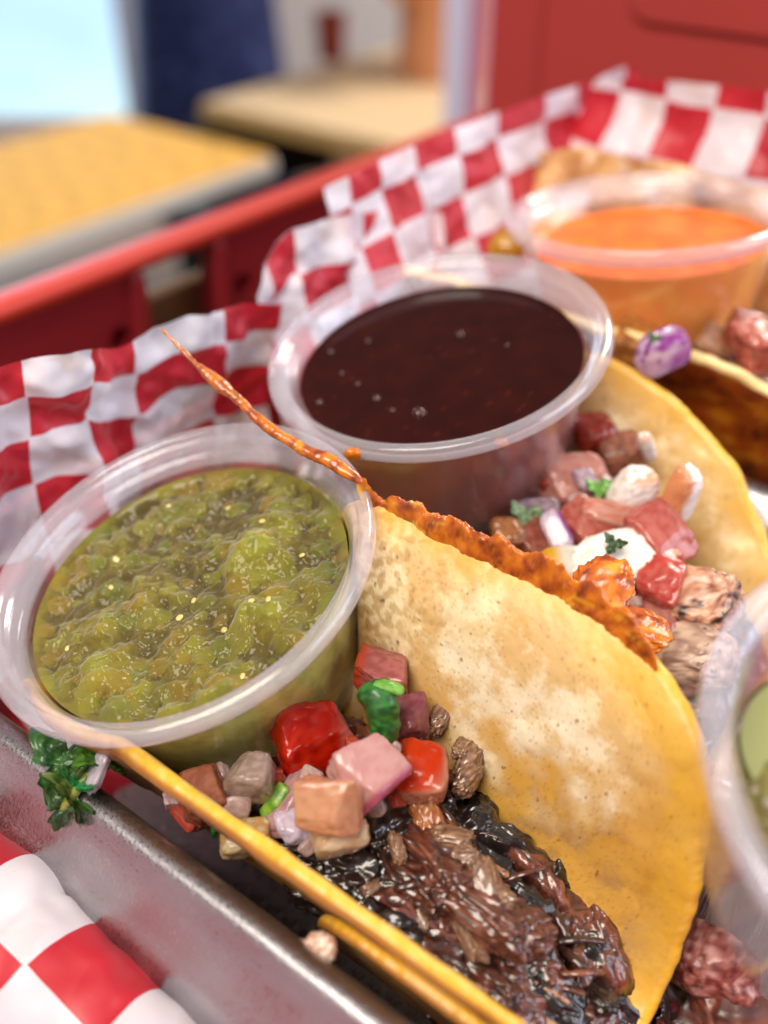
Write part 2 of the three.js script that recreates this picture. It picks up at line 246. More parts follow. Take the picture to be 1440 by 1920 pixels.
{
  const skin = L('#d59a72'), navy = L('#1c2a5e'), dot = L('#5a6cae'), hair = L('#2a1a12'), dark = L('#15151d');
  const pm = phy({ vertexColors: true, roughness: 0.8 });
  const P = (x, y, z) => [x, y, z];
  const c = atS(395, 150, 2.75), X = c.x, Z = c.z, F = -1.12;
  const bones = [[P(X, F + 0.42, Z), P(X, F + 0.95, Z), 0.215, 0.165], [P(X, F + 0.95, Z), P(X, F + 1.32, Z), 0.14, 0.16], [P(X, F + 1.4, Z), P(X, F + 1.5, Z), 0.055, 0.05], [P(X, F + 1.58, Z), P(X, F + 1.64, Z - 0.01), 0.085, 0.09],
    [P(X - 0.17, F + 1.34, Z), P(X - 0.23, F + 1.06, Z), 0.052, 0.045], [P(X - 0.23, F + 1.06, Z), P(X - 0.12, F + 0.98, Z + 0.2), 0.042, 0.03], [P(X + 0.17, F + 1.34, Z), P(X + 0.23, F + 1.06, Z), 0.052, 0.045], [P(X + 0.23, F + 1.06, Z), P(X + 0.1, F + 1.0, Z + 0.2), 0.042, 0.03],
    [P(X - 0.09, F + 0.4, Z), P(X - 0.09, F + 0.08, Z), 0.055, 0.042], [P(X + 0.09, F + 0.4, Z), P(X + 0.09, F + 0.08, Z), 0.055, 0.042], [P(X - 0.09, F + 0.04, Z), P(X - 0.1, F + 0.035, Z + 0.16), 0.04, 0.03], [P(X + 0.09, F + 0.04, Z), P(X + 0.1, F + 0.035, Z + 0.16), 0.04, 0.03]];
  const t = thing('person', 'person in a dotted navy top standing behind the honey coloured table', 'person', V(X, F, Z));
  put(t, 'figure', body(bones, 0.02, (i, x, y, z) => i === 2 || i === 3 ? skin : i === 5 || i === 7 ? skin : i > 7 ? dark : mixc(navy, dot, 0.5 * sm(0.3, 0.6, N3(x * 26, y * 26, z * 26)))), pm);
  put(t, 'hair', new THREE.SphereGeometry(0.108, 24, 16, 0, 6.3, 0, 1.75).rotateX(-0.5).translate(X, F + 1.63, Z - 0.015), std({ color: rgb(hair), roughness: 0.7 }));
  // standing, partly behind the post
  const s = atS(812, 60, 2.3), X2 = s.x + 0.07, Z2 = s.z, peach = L('#f0a878');
  const b2 = [[P(X2, F + 0.55, Z2), P(X2, F + 0.95, Z2), 0.165, 0.13], [P(X2, F + 0.95, Z2), P(X2, F + 1.3, Z2), 0.12, 0.15], [P(X2, F + 1.38, Z2), P(X2, F + 1.48, Z2), 0.055, 0.05], [P(X2, F + 1.56, Z2), P(X2, F + 1.62, Z2), 0.085, 0.09],
    [P(X2 - 0.17, F + 1.33, Z2), P(X2 - 0.2, F + 1.05, Z2 + 0.02), 0.05, 0.045], [P(X2 - 0.2, F + 1.05, Z2 + 0.02), P(X2 - 0.15, F + 0.95, Z2 + 0.2), 0.042, 0.03], [P(X2 + 0.17, F + 1.33, Z2), P(X2 + 0.23, F + 1.05, Z2 + 0.02), 0.05, 0.042], [P(X2 + 0.23, F + 1.05, Z2 + 0.02), P(X2 + 0.25, F + 0.84, Z2 + 0.06), 0.04, 0.03],
    [P(X2 - 0.08, F + 0.55, Z2), P(X2 - 0.09, F + 0.08, Z2), 0.07, 0.042], [P(X2 + 0.08, F + 0.55, Z2), P(X2 + 0.09, F + 0.08, Z2), 0.07, 0.042], [P(X2 - 0.09, F + 0.04, Z2), P(X2 - 0.1, F + 0.035, Z2 + 0.16), 0.04, 0.03], [P(X2 + 0.09, F + 0.04, Z2), P(X2 + 0.1, F + 0.035, Z2 + 0.16), 0.04, 0.03]];
  const t2 = thing('person', 'person in a peach dress standing partly hidden behind the pale post', 'person', V(X2, F, Z2));
  put(t2, 'figure', body(b2, 0.02, (i) => i === 0 || i === 1 ? peach : i > 9 ? dark : skin), pm);
  put(t2, 'hair', new THREE.SphereGeometry(0.102, 24, 16, 0, 6.3, 0, 1.75).rotateX(-0.5).translate(X2, F + 1.61, Z2 - 0.015), std({ color: rgb(hair), roughness: 0.7 }));
}
// red box behind the crate
{
  const t = thing('red_box', 'large matt red box with an embossed panel behind the paper lined basket', 'box', T(-0.08, 0, 0.42), undefined, 0.6697 * -1);
  const add = (n, g, x, y, z) => { const m = new THREE.Mesh(g, M.box); m.name = n; m.position.set(x, y, z); m.castShadow = m.receiveShadow = true; t.add(m); };
  add('body', new RoundedBoxGeometry(0.326, 0.17, 0.1, 4, 0.004), 0.0, 0.085, 0);
  // raised rounded outline on the face, and an upright ridge near the edge
  const s = new THREE.Shape(), rrct = (p, x, y, w, h, r) => { p.moveTo(x + r, y); p.lineTo(x + w - r, y); p.quadraticCurveTo(x + w, y, x + w, y + r); p.lineTo(x + w, y + h - r); p.quadraticCurveTo(x + w, y + h, x + w - r, y + h); p.lineTo(x + r, y + h); p.quadraticCurveTo(x, y + h, x, y + h - r); p.lineTo(x, y + r); p.quadraticCurveTo(x, y, x + r, y); };
  rrct(s, 0, 0, 0.2, 0.045, 0.009);
  add('embossed_panel', new THREE.ExtrudeGeometry(s, { depth: 0.0012, bevelEnabled: true, bevelSize: 0.0012, bevelThickness: 0.0012, bevelSegments: 3, curveSegments: 10 }), -0.103, 0.108, 0.0495);
  add('ridge', new RoundedBoxGeometry(0.003, 0.16, 0.003, 2, 0.0013), -0.139, 0.085, 0.0505);
}
// red basket under the paper
{
  const u0 = -0.168, u1 = 0.10, v0 = 0.006, v1 = 0.315, H = 0.06;
  const t = thing('serving_basket', 'low red plastic basket under the checkered paper', 'basket', T((u0 + u1) / 2, 0, (v0 + v1) / 2), undefined, -0.6697);
  const bx = (n, a, b, ya, yb, c, d, r = 0.0015) => { const g = new RoundedBoxGeometry(b - a, yb - ya, d - c, 3, r), ctr = T((a + b) / 2, (ya + yb) / 2, (c + d) / 2); g.rotateY(-0.6697); g.translate(ctr.x, ctr.y, ctr.z); put(t, n, g, M.crate); };
  bx('base', u0, u1, 0.001, 0.004, v0, v1);
  bx('side_panel', u0, u0 + 0.003, 0.004, H, v0, v1); bx('side_panel', u1 - 0.003, u1, 0.004, H, v0, v1);
  bx('end_panel', u0 + 0.003, u1 - 0.003, 0.004, H, v0, v0 + 0.003); bx('end_panel', u0 + 0.003, u1 - 0.003, 0.004, H, v1 - 0.003, v1);
}
// red bench back beyond the table edge
{
  const K = 1.5, u0 = -0.166 * K, yT = CAMY - 0.079 * K, v0 = -0.1, v1 = 0.62, F = -1.12;
  const t = thing('bench', 'red plastic bench back with round holes and a slot beyond the table edge', 'bench', T(u0, F, 0.26), undefined, -0.6697);
  const bx = (n, a, b, ya, yb, c, d, r = 0.003) => { const g = new RoundedBoxGeometry(b - a, yb - ya, d - c, 3, r), ctr = T((a + b) / 2, (ya + yb) / 2, (c + d) / 2); g.rotateY(-0.6697); g.translate(ctr.x, ctr.y, ctr.z); put(t, n, g, n === 'top_rail' ? M.rail : n === 'wood_backing' ? M.wood : M.bench); };
  const panel = (va, vb) => {
    const s = new THREE.Shape([[va, yT - 0.3], [vb, yT - 0.3], [vb, yT - 0.006], [va, yT - 0.006]].map((a) => new THREE.Vector2(...a)));
    for (let r = 0; r < 4; r++) for (let v = va + 0.014 + (r % 2) * 0.012; v < vb - 0.008; v += 0.027) { const h = new THREE.Path(); h.absarc(v, yT - 0.026 - r * 0.022, 0.0042, 0, 6.2832, true); s.holes.push(h); }
    const g = new THREE.ExtrudeGeometry(s, { depth: 0.004, bevelEnabled: false, curveSegments: 10 });
    g.applyMatrix4(new THREE.Matrix4().makeBasis(VVEC, V(0, 1, 0), UVEC.clone().negate())); const o = T(u0, 0, 0); g.translate(o.x, o.y, o.z); g.computeVertexNormals();
    put(t, 'back_panel', g, M.bench);
  };
  const slots = [[v0, 0.129 * K], [0.149 * K, 0.38], [0.41, v1]];
  for (const [a, b] of slots) { panel(a, b); bx('liner_panel', u0 - 0.0068, u0 - 0.0052, yT - 0.3, yT - 0.008, a + 0.001, b - 0.001); }
  for (const v of [v0, 0.126 * K, 0.149 * K, 0.376, 0.41, v1 - 0.007]) bx('upright', u0 - 0.007, u0 + 0.003, F, yT - 0.006, v, v + 0.007);
  bx('top_rail', u0 - 0.007, u0 + 0.004, yT - 0.0065, yT, v0 - 0.01, v1 + 0.01, 0.004);
  bx('wood_backing', u0 - 0.016, u0 - 0.011, yT - 0.3, yT - 0.022, 0.12 * K, 0.16 * K);
  bx('seat', u0 - 0.36, u0 - 0.015, F + 0.66, F + 0.7, v0, v1);
  for (const v of [v0 + 0.02, v1 - 0.05]) bx('leg', u0 - 0.34, u0 - 0.31, F, F + 0.66, v, v + 0.03);
}
// ================================================================ checkered paper
const CHK = 0.0163;
{
  const cv = document.createElement('canvas'); cv.width = cv.height = 1024; const c = cv.getContext('2d');
  c.fillStyle = '#efe8f0'; c.fillRect(0, 0, 1024, 1024);
  for (let i = 0; i < 8; i++) for (let j = 0; j < 8; j++) if ((i + j) % 2 === 0) { c.fillStyle = ['#c9152d', '#cf1a30', '#c4122b'][Math.floor(rnd() * 3)]; c.fillRect(i * 128 + 2, j * 128 + 2, 124, 124); }
  for (let i = 0; i < 26; i++) { const x = rnd() * 1024, y = rnd() * 1024; c.fillStyle = `rgba(214,150,90,${0.05 + 0.08 * rnd()})`; c.beginPath(); for (let k = 0; k < 14; k++) { const a = k / 14 * 6.2832, r = (14 + 40 * rnd()); c.lineTo(x + Math.cos(a) * r, y + Math.sin(a) * r); } c.fill(); }
  const ct = new THREE.CanvasTexture(cv); ct.wrapS = ct.wrapT = THREE.RepeatWrapping; ct.colorSpace = THREE.SRGBColorSpace; ct.flipY = false;
  const pm = phy({ map: ct, roughness: 0.6, clearcoat: 0.3, clearcoatRoughness: 0.25, transmission: 0.3, thickness: 0, bumpMap: rep(grainT, 1, 1), bumpScale: 0.0001 });
  const paper = thing('basket_liner', 'red and white checkered wax paper lining the food basket', 'paper liner', T(-0.03, 0.004, 0.15));
  // sheet through a net of control points (rows from the top edge down), print laid in metres
  const sheet = (rows, o = {}) => {
    const nr = rows.length, nc = rows[0].length, cr = rows.map((r) => new THREE.CatmullRomCurve3(r, false, 'centripetal'));
    const colT = (i) => i;
    const surf = (s, t) => { const pts = cr.map((k) => k.getPoint(s)); return new THREE.CatmullRomCurve3(pts, false, 'centripetal').getPoint(t); };
    const nu = o.nu ?? 110, nv = o.nv ?? 60;
    const W = cr.reduce((a, k) => a + k.getLength(), 0) / nr, cols = [0.1, 0.5, 0.9].map((s) => new THREE.CatmullRomCurve3(cr.map((k) => k.getPoint(s))).getLength()), Hh = cols.reduce((a, b) => a + b) / 3;
    const sc = o.scale ?? 1, w = o.wr ?? 0.0014, f = o.wf ?? 60;
    const g = grid(nu, nv, (s, t) => {
      const p = surf(s, t), k = (w * fbm(p.x * f, p.y * f, p.z * f + (o.seed ?? 0), 3) + 0.0011 * (1 - Math.abs(N3(p.x * 34 + 3, p.y * 34, p.z * 34 + (o.seed ?? 0)))) ** 5) * sm(-0.1, 0.25, t + 0.1), e = surf(Math.min(1, s + 0.01), t).sub(surf(Math.max(0, s - 0.01), t)), d = surf(s, Math.min(1, t + 0.01)).sub(surf(s, Math.max(0, t - 0.01)));
      return p.addScaledVector(e.cross(d).normalize(), k);
    }, null, { uv: o.uv ?? ((s, t) => [(s * W * sc + (o.ou ?? 0) * CHK) / (8 * CHK), (t * Hh * sc + (o.ov ?? 0) * CHK) / (8 * CHK)]) });
    return g;
  };
  const topU = (a, u) => a.map(([x, y, du = 0]) => atU(x, y, u + du));
  const down = (row, du, y, dv = 0) => row.map((p) => { const [u, v] = UV(p); return T(u + du, typeof y === 'function' ? y(p) : y, v + dv); });
  // A: left of the green cup
  {
    const r0 = topU([[-260, 760], [-120, 720, 0.003], [0, 690, -0.001], [90, 668, 0.003], [180, 655, 0.0045], [215, 650, -0.001], [350, 597, 0.002], [440, 574, 0.001], [522, 561, 0.004]], -0.151);
    const r1 = down(r0, -0.002, (p) => p.y - 0.012), r2 = down(r0, -0.005, (p) => p.y - 0.026), r3 = down(r0, -0.004, (p) => p.y - 0.045), r4 = down(r0, 0.002, 0.02), r5 = down(r0, 0.03, 0.008), r6 = down(r0, 0.06, 0.006);
    put(paper, 'paper_flap', sheet([r0, r1, r2, r3, r4, r5, r6], { nu: 170, nv: 110, wr: 0.0042, wf: 48, seed: 3, ou: 0.25, ov: 1.15, scale: 0.98 }), pm);
  }
  // B: middle pleat
  {
    const r0 = topU([[486, 560, 0.0], [500, 500, -0.002], [530, 440, -0.002], [580, 420, 0.0], [700, 396, 0.001], [775, 392, -0.003], [830, 400, 0.002]], -0.155);
    const r1 = down(r0, 0.0015, (p) => p.y - 0.014), r2 = down(r0, 0.006, (p) => p.y - 0.03), r3 = down(r0, 0.012, 0.03), r4 = down(r0, 0.03, 0.01);
    put(paper, 'paper_flap', sheet([r0, r1, r2, r3, r4], { wr: 0.003, wf: 50, seed: 11, ou: 0.2, ov: 1.0 }), pm);
  }
  // C: along the side up to the far corner
  {
    const r0 = topU([[612, 352], [700, 307, 0.002], [800, 262, -0.001], [920, 215, 0.002], [1050, 170, 0.001], [1120, 146, 0.0], [1190, 118, 0]], -0.158);
    const r1 = down(r0, 0.003, (p) => p.y - 0.013), r2 = down(r0, 0.008, (p) => p.y - 0.028), r3 = down(r0, 0.018, (p) => p.y - 0.046), r4 = down(r0, 0.035, 0.02);
    put(paper, 'paper_flap', sheet([r0, r1, r2, r3, r4], { wr: 0.0025, wf: 45, seed: 21, ou: 0.3, ov: 1.3 }), pm);
  }
  // D: far side, its slanting edge lying over C
  {
    const top = [[1116, 149], [1200, 150], [1290, 155], [1370, 163], [1440, 172], [1540, 186], [1680, 205]].map(([x, y], i) => atV(x, y, 0.287 + (i % 2) * 0.0015));
    const mid = [[1026, 292], [1130, 296], [1245, 305], [1350, 318], [1440, 330], [1550, 345], [1700, 370]].map(([x, y], i) => atV(x, y, 0.281 - (i % 2) * 0.002));
    const q = top.map((p, i) => p.clone().lerp(mid[i], 0.5).add(VVEC.clone().multiplyScalar(0.003)));
    const low = mid.map((p) => { const [u, v] = UV(p); return T(u + 0.006, p.y - 0.03, v - 0.006); }), bot = mid.map((p) => { const [u, v] = UV(p); return T(u + 0.01, 0.02, v - 0.02); });
    const w = top[0].distanceTo(top[6]);
    put(paper, 'paper_flap', sheet([top, q, mid, low, bot], { wr: 0.0012, seed: 31, uv: (s, t, p) => { const [u] = UV(p); return [(u + 0.1575) / 0.1136 + 0.125, (0.1045 - p.y) / 0.1136 + 0.125]; } }), pm);
  }
  // E: floor in front of the steel rail, climbing to the near side
  {
    const rows = [];
    for (const [v, y] of [[0.060, 0.012], [0.053, 0.030], [0.044, 0.041], [0.030, 0.040], [0.018, 0.046], [0.012, 0.07]]) { const r = []; for (let i = 0; i < 8; i++) { const u = -0.162 + i * 0.025; r.push(T(u, y + 0.002 * Math.sin(i * 1.7 + v * 90) + 0.16 * Math.max(0, -u - 0.095) * sm(0.02, 0.04, y), v)); } rows.push(r); }
    const o = UV(atY(52, 1825, 0.041)), o2 = UV(atY(122, 1651, 0.041));
    const sx = 1.1 / (8 * CHK);
    put(paper, 'paper_floor', sheet(rows, { nu: 150, nv: 80, wr: 0.002, wf: 40, seed: 41, uv: (s, t, p) => { const [u, v] = UV(p); return [(u - o[0]) * sx, (v - o[1]) * sx + 0.0]; } }), pm);
  }
}
// ================================================================ steel taco holder
{
  const t = thing('taco_holder', 'brushed steel taco holder with open channels under the tacos', 'taco holder', T(-0.07, 0.005, 0.16));
  const prof = [[0.0475, 0.036], [0.0485, 0.041], [0.0505, 0.0445], [0.0535, 0.0505], [0.0552, 0.0528], [0.0572, 0.0526], [0.0588, 0.0505], [0.063, 0.040], [0.072, 0.015], [0.077, 0.011], [0.09, 0.011], [0.097, 0.016], [0.112, 0.051], [0.116, 0.0545], [0.120, 0.051], [0.135, 0.016], [0.142, 0.011], [0.156, 0.011], [0.163, 0.016], [0.182, 0.056], [0.187, 0.0605], [0.192, 0.057], [0.208, 0.016], [0.215, 0.011], [0.232, 0.011], [0.239, 0.016], [0.254, 0.056], [0.258, 0.059], [0.262, 0.056], [0.275, 0.016]];
  const c = new THREE.CatmullRomCurve3(prof.map(([v, y]) => V(v, y, 0)), false, 'centripetal'), n = 420, pts = c.getPoints(n), th = 0.0006;
  const off = (k, sg) => { const a = pts[Math.max(0, k - 1)], b = pts[Math.min(n, k + 1)], d = b.clone().sub(a).normalize(); return V(pts[k].x - d.y * th * sg, pts[k].y + d.x * th * sg, 0); };
  const loop = []; for (let k = 0; k <= n; k++) loop.push(off(k, 1)); for (let k = n; k >= 0; k--) loop.push(off(k, -1)); loop.push(loop[0].clone());
  const g = grid(loop.length - 1, 60, (s, w) => { const p = loop[Math.round(s * (loop.length - 1))], u = mix(-0.152, -0.008, w); const z = 0.00012 * fbm(u * 60, p.x * 40, p.y * 40, 3); return T(u, p.y + z, p.x + z); }, null, { uv: (s, w) => [s * 30, w * 12] });
  put(t, 'channel_sheet', g, M.steel);
  // dent bump on the rail
  put(t, 'weld_bump', place(lump(0.009, 0.005, 0.004, { p: 2.2, n: 10, amp: 0.05 }), atS(103, 1600, 0.1655), 0, -0.67, 0), M.steel);
}
// ================================================================ tortillas
const cupAt = (c, nx, nf) => { const n = V(nx, 1, -nf).normalize(), q = new THREE.Quaternion().setFromUnitVectors(V(0, 1, 0), n); return { q, n, base: c.clone().addScaledVector(n, -0.0292) }; };
const CUPS = { green: cupAt(V(-0.0333, 0.0748, -0.1353), -0.269, -0.175), brown: cupAt(V(0.0101, 0.0893, -0.1847), -0.173, -0.1215), orange: cupAt(V(0.0611, 0.0957, -0.2403), -0.09, 0.07), right: cupAt(V(0.0667, 0.0897, -0.0774), 0.115, -0.246) };
function tortilla(o) {
  const { uc, R, off, prof, th = 0.0027, nr = 90, na = 420, n = 3, seed = 0, color } = o;
  const P = prof.map(([v, y]) => V(v, y, 0)), curve = new THREE.CatmullRomCurve3(P, false, 'centripetal');
  const NB = 400, pts = curve.getPoints(NB), len = [0]; for (let i = 1; i <= NB; i++) len.push(len[i - 1] + pts[i].distanceTo(pts[i - 1]));
  let bi = 0; pts.forEach((p, i) => { if (p.y < pts[bi].y) bi = i; });
  const at = (b) => { const l = b + len[bi]; if (l <= 0) { const d = pts[0].clone().sub(pts[3]).normalize(); return pts[0].clone().addScaledVector(d, -l); } if (l >= len[NB]) { const d = pts[NB].clone().sub(pts[NB - 3]).normalize(); return pts[NB].clone().addScaledVector(d, l - len[NB]); } let lo = 0, hi = NB; while (hi - lo > 1) { const m = (lo + hi) >> 1; if (len[m] > l) hi = m; else lo = m; } return pts[lo].clone().lerp(pts[hi], (l - len[lo]) / (len[hi] - len[lo])); };
  const disc = (r, a) => { const c = Math.cos(a), s = Math.sin(a), k = Math.pow(Math.abs(c) ** n + Math.abs(s) ** n, -1 / n), e = 1 + (o.edge ?? 0.012) * fbm(c * 5 + seed, s * 5, 3, 4) * r; return [R * k * r * c * e * (o.sx ?? 1), off + R * k * r * s * e * (o.sy ?? 1) * (s > 0 && o.cutL ? 1 - 0.4 * sm(-0.012, -0.032, R * k * r * c) : 1)]; };
  const mid = (a, b) => { const p = at(b + (o.db ? o.db(a) : 0)), w = o.wave ?? 0.001; let v = p.x, y = p.y; const z = w * fbm(a * 32 + seed, b * 32, 0, 2) + 0.00006 * fbm(a * 300, b * 300, seed, 3) + 0.00025 * sm(0.45, 0.9, N3(a * 75, b * 75, seed)) ; if (o.warp) [v, y] = o.warp(a, b, v, y); const q = T(uc + a, y, v); q.z += z; q.y += z; for (const k of o.avoid ?? []) { const c = CUPS[k], l = q.clone().sub(c.base).applyQuaternion(c.q.clone().invert()), r = Math.hypot(l.x, l.z), R0 = (l.y < 0.0255 ? 0.0240 + l.y * 0.19 : 0.0336) * sm(-0.007, 0.004, l.y) * sm(0.045, 0.034, l.y) + 0.0008; if (r < R0) { l.x *= R0 / r; l.z *= R0 / r; q.copy(l.applyQuaternion(c.q).add(c.base)); } } return q; };
  const e = 0.0004;
  const nrm = (a, b) => { const x = mid(a + e, b).sub(mid(a - e, b)), y = mid(a, b + e).sub(mid(a, b - e)); return x.cross(y).normalize(); };   // towards the filling
  const ne = 6, rows = nr * 2 + ne;
  const info = (t) => { const j = Math.round(t * rows); if (j <= nr) return [j / nr, 1, 0]; if (j >= nr + ne) return [(rows - j) / nr, -1, 0]; const f = (j - nr) / ne; return [1, Math.cos(f * Math.PI), Math.sin(f * Math.PI)]; };
  const rmap = (r) => 1 - (1 - r) ** 1.25;
  const out = grid(na, rows, (s, t) => {
    const [r0, h, x] = info(t), r = rmap(r0), [a, b] = disc(Math.max(r, 0.002), s * 2 * Math.PI), N = nrm(a, b);
    const p = mid(a, b), [a2, b2] = disc(r * 1.0 + x * th * 0.5 / R, s * 2 * Math.PI); if (x) p.copy(mid(a2, b2));
    const tt = th * (1 + 0.22 * fbm(a * 55, b * 55, seed + 9, 2));
    return p.addScaledVector(N, h * tt / 2);
  }, (s, t, p) => { const [r0, h, x] = info(t), [a, b] = disc(rmap(r0), s * 2 * Math.PI); return color(a, b, h, x, rmap(r0), p); }, { closeU: true, uv: (s, t) => { const [r0] = info(t), [a, b] = disc(rmap(r0), s * 2 * Math.PI); return [a * 28, b * 28]; } });
  out.userData.edge = (ang) => { const [a, b] = disc(1, ang); return mid(a, b); };
  return out;
}
const cream = L('#e6d3a8'), corn = L('#c99e58'), gold = L('#c98a1c'), brown = L('#8a4f16'), umber = L('#4a2508'), yel = L('#e2ac2a'), tan = L('#d0ac72');
function tortColor({ seed, oilY = -1, oilT = 0.02, pale = 0.5, toast = 0.25, edgeC = yel, front = 0 }) {
  return (a, b, h, x, r, p) => {
    const f = fbm(a * 55 + seed, b * 55, 1, 4), f2 = fbm(a * 160, b * 160 + seed, 4, 4) + 0.22 * N3(a * 1300, b * 1300, 3), f3 = fbm(a * 600, b * 600, seed, 2), big = fbm(a * 28 + seed, b * 28, 7, 3);
    let c = mixc(tan, corn, sm(-0.25, 0.5, f2 + 0.3 * f));
    c = mixc(c, cream, sm(0.1 - pale * 0.5, 0.75 - pale * 0.5, f + 0.45 * f2 + 0.15 * f3));
    c = mixc(c, L('#c49245'), 0.55 * sm(0.15, 0.5, -big + 0.4 * f2));
    if (front) {                                        // floury patch, toasted speckle and a yellow rim where the photograph has them
      const wh = Math.exp(-(((a - 0.026) / 0.017) ** 2 + ((b - 0.043) / 0.011) ** 2)), sp2 = sm(0.02, -0.012, a) * sm(0.035, 0.046, b);
      c = mixc(c, L('#ece0c4'), sm(0.3, 1.05, wh + 0.6 * f2 + 0.3 * f) * 0.9);
      { const k = 0.9 * sp2 * sm(-0.15, 0.4, N3(a * 480, b * 480, 4) + 0.5 * f3 + 0.3 * f); c = [c[0] * mix(1, 0.60, k), c[1] * mix(1, 0.46, k), c[2] * mix(1, 0.26, k)]; }
      c = mixc(c, L('#d8a636'), 0.7 * sm(0.82, 0.95, r + 0.12 * f) * sm(0.012, 0.03, a) * sm(0.02, 0.04, b));
    }
    { const t0 = N3(a * 150 + seed, b * 150, 2) + 0.45 * f2, k = 0.8 * sm(0.75, 1.0, t0 + toast), k2 = 0.7 * sm(1.0, 1.15, t0 + toast), tint = [0.62, 0.44, 0.22]; c = c.map((x, i) => x * mix(1, tint[i], k) * mix(1, tint[i], k2)); }
    if (oilY > 0) { const k = sm(oilY + oilT, oilY - oilT, p.y + 0.012 * f); c = mixc(c, mixc(L('#c9932e'), L('#a56f1c'), sm(-0.3, 0.5, f2 + f)), 0.8 * k); }
    const sp = N3(a * 420 + seed * 3, b * 420, 5); c = mixc(c, L('#6a3a12'), 0.8 * sm(0.82, 0.88, sp + 0.16 * f - 0.06));
    const dot = N3(a * 1100, b * 1100, seed); c = mixc(c, L('#8a5c22'), 0.4 * sm(0.55, 0.85, dot));
    const ed = sm(0.88, 0.99, r + 0.05 * f2); c = mixc(c, edgeC, 0.6 * ed); if (x > 0.02) { const pn = fbm(p.x * 700, p.y * 700, p.z * 700, 3); c = mixc(edgeC, cream, 0.22 * sm(-0.1, 0.6, pn)); c = mixc(c, L('#c88a1c'), 0.4 * sm(0.15, 0.5, -pn)); c = mixc(c, L('#8a4a12'), 0.8 * sm(-0.1, -0.6, h)); }
    if (h < 0 && x < 0.5) c = mixc(c, brown, 0.45 + 0.4 * sm(-0.2, 0.5, f));
    return c;
  };
}
let frontEdge;
const prof1 = [[0.061, 0.062], [0.0655, 0.0530], [0.070, 0.042], [0.0755, 0.032], [0.0835, 0.0275], [0.0915, 0.0315], [0.0965, 0.041], [0.1, 0.054], [0.1025, 0.065], [0.1055, 0.0735], [0.1105, 0.0795], [0.118, 0.083]];
const sh = (pr, dv, dy) => pr.map(([v, y]) => [v + dv, y + dy]);
{
  const t = thing('taco', 'front taco filled with dark shredded beef and diced tomato', 'taco', T(-0.078, 0.012, 0.085));
  const g = tortilla({ uc: -0.079, R: 0.0565, off: 0.010, sy: 0.938, sx: 0.985, cutL: 1, prof: prof1, n: 4.0, nr: 180, na: 820, seed: 2, wave: 0.0009, avoid: ['green', 'right'], color: tortColor({ seed: 2, oilY: 0.056, oilT: 0.008, pale: 0.7, toast: -0.22, front: 1 }) });
  frontEdge = g.userData.edge;
  put(t, 'tortilla', g, M.tortilla);
  const g2 = tortilla({ uc: -0.046, sx: 0.40, sy: 0.56, R: 0.050, off: -0.0115, prof: sh(prof1, 0, 0).map(([v, y], i) => [v + (i < 4 ? -0.0023 : i > 5 ? 0.0026 : 0), y - (i === 4 || i === 3 || i === 5 ? 0.0027 : 0.001)]), n: 2.6, nr: 60, na: 400, seed: 5, th: 0.0019, avoid: ['green', 'right'], color: tortColor({ seed: 8, pale: 0.2, toast: 0.0 }) });
  put(t, 'outer_tortilla', g2, M.tortilla);
}
const prof2 = [[0.122, 0.066], [0.126, 0.057], [0.132, 0.042], [0.139, 0.031], [0.1485, 0.026], [0.158, 0.031], [0.166, 0.043], [0.1715, 0.056], [0.1765, 0.068], [0.181, 0.078], [0.1855, 0.086], [0.191, 0.093]];
{
  const t = thing('taco', 'middle taco filled with chicken, tomato and red onion', 'taco', T(-0.09, 0.012, 0.15));
  put(t, 'tortilla', tortilla({ uc: -0.092, R: 0.0575, off: 0.0085, prof: prof2, n: 2.1, nr: 100, na: 520, seed: 14, wave: 0.0015, avoid: ['brown', 'right'], color: tortColor({ seed: 14, oilY: 0.03, pale: 0.5, toast: -0.1 }) }), M.tortilla);
}
const prof3 = prof2.map(([v, y], i) => [v + 0.0755, y + (i < 4 ? 0.0105 : 0.0)]);
{
  const t = thing('taco', 'back taco with a dark fried orange shell under the orange sauce cup', 'taco', T(-0.09, 0.012, 0.225));
  const fr = [L('#a84a08'), L('#cc7a14'), L('#5e2606')];
  put(t, 'tortilla', tortilla({ uc: -0.106, R: 0.0715, sx: 1.0, off: 0.009, prof: prof3, n: 4.5, nr: 70, na: 420, seed: 22, wave: 0.0022, avoid: ['orange', 'brown'], color: (a, b, h, x, r, p) => { if (h > 0 && x < 0.7 && b > -0.02) { const f = fbm(a * 80, b * 80, 3, 4), k = fbm(a * 420, b * 420, 9, 3); return mixc(mixc(L('#b98044'), L('#dcae76'), sm(-0.2, 0.5, f + 0.5 * k)), L('#74401a'), sm(0.15, 0.7, -f + 0.5 * k)); } if (x > 0.3) return mixc(L('#f3d27a'), cream, 0.4); const f = fbm(a * 70, b * 130, 3, 4), k = fbm(a * 300, b * 300, 9, 3); return mixc(mixc(fr[0], fr[1], sm(0, 0.5, f + 0.4 * k)), fr[2], sm(0.1, 0.6, -f + 0.5 * k)); } }), M.crisp);
}
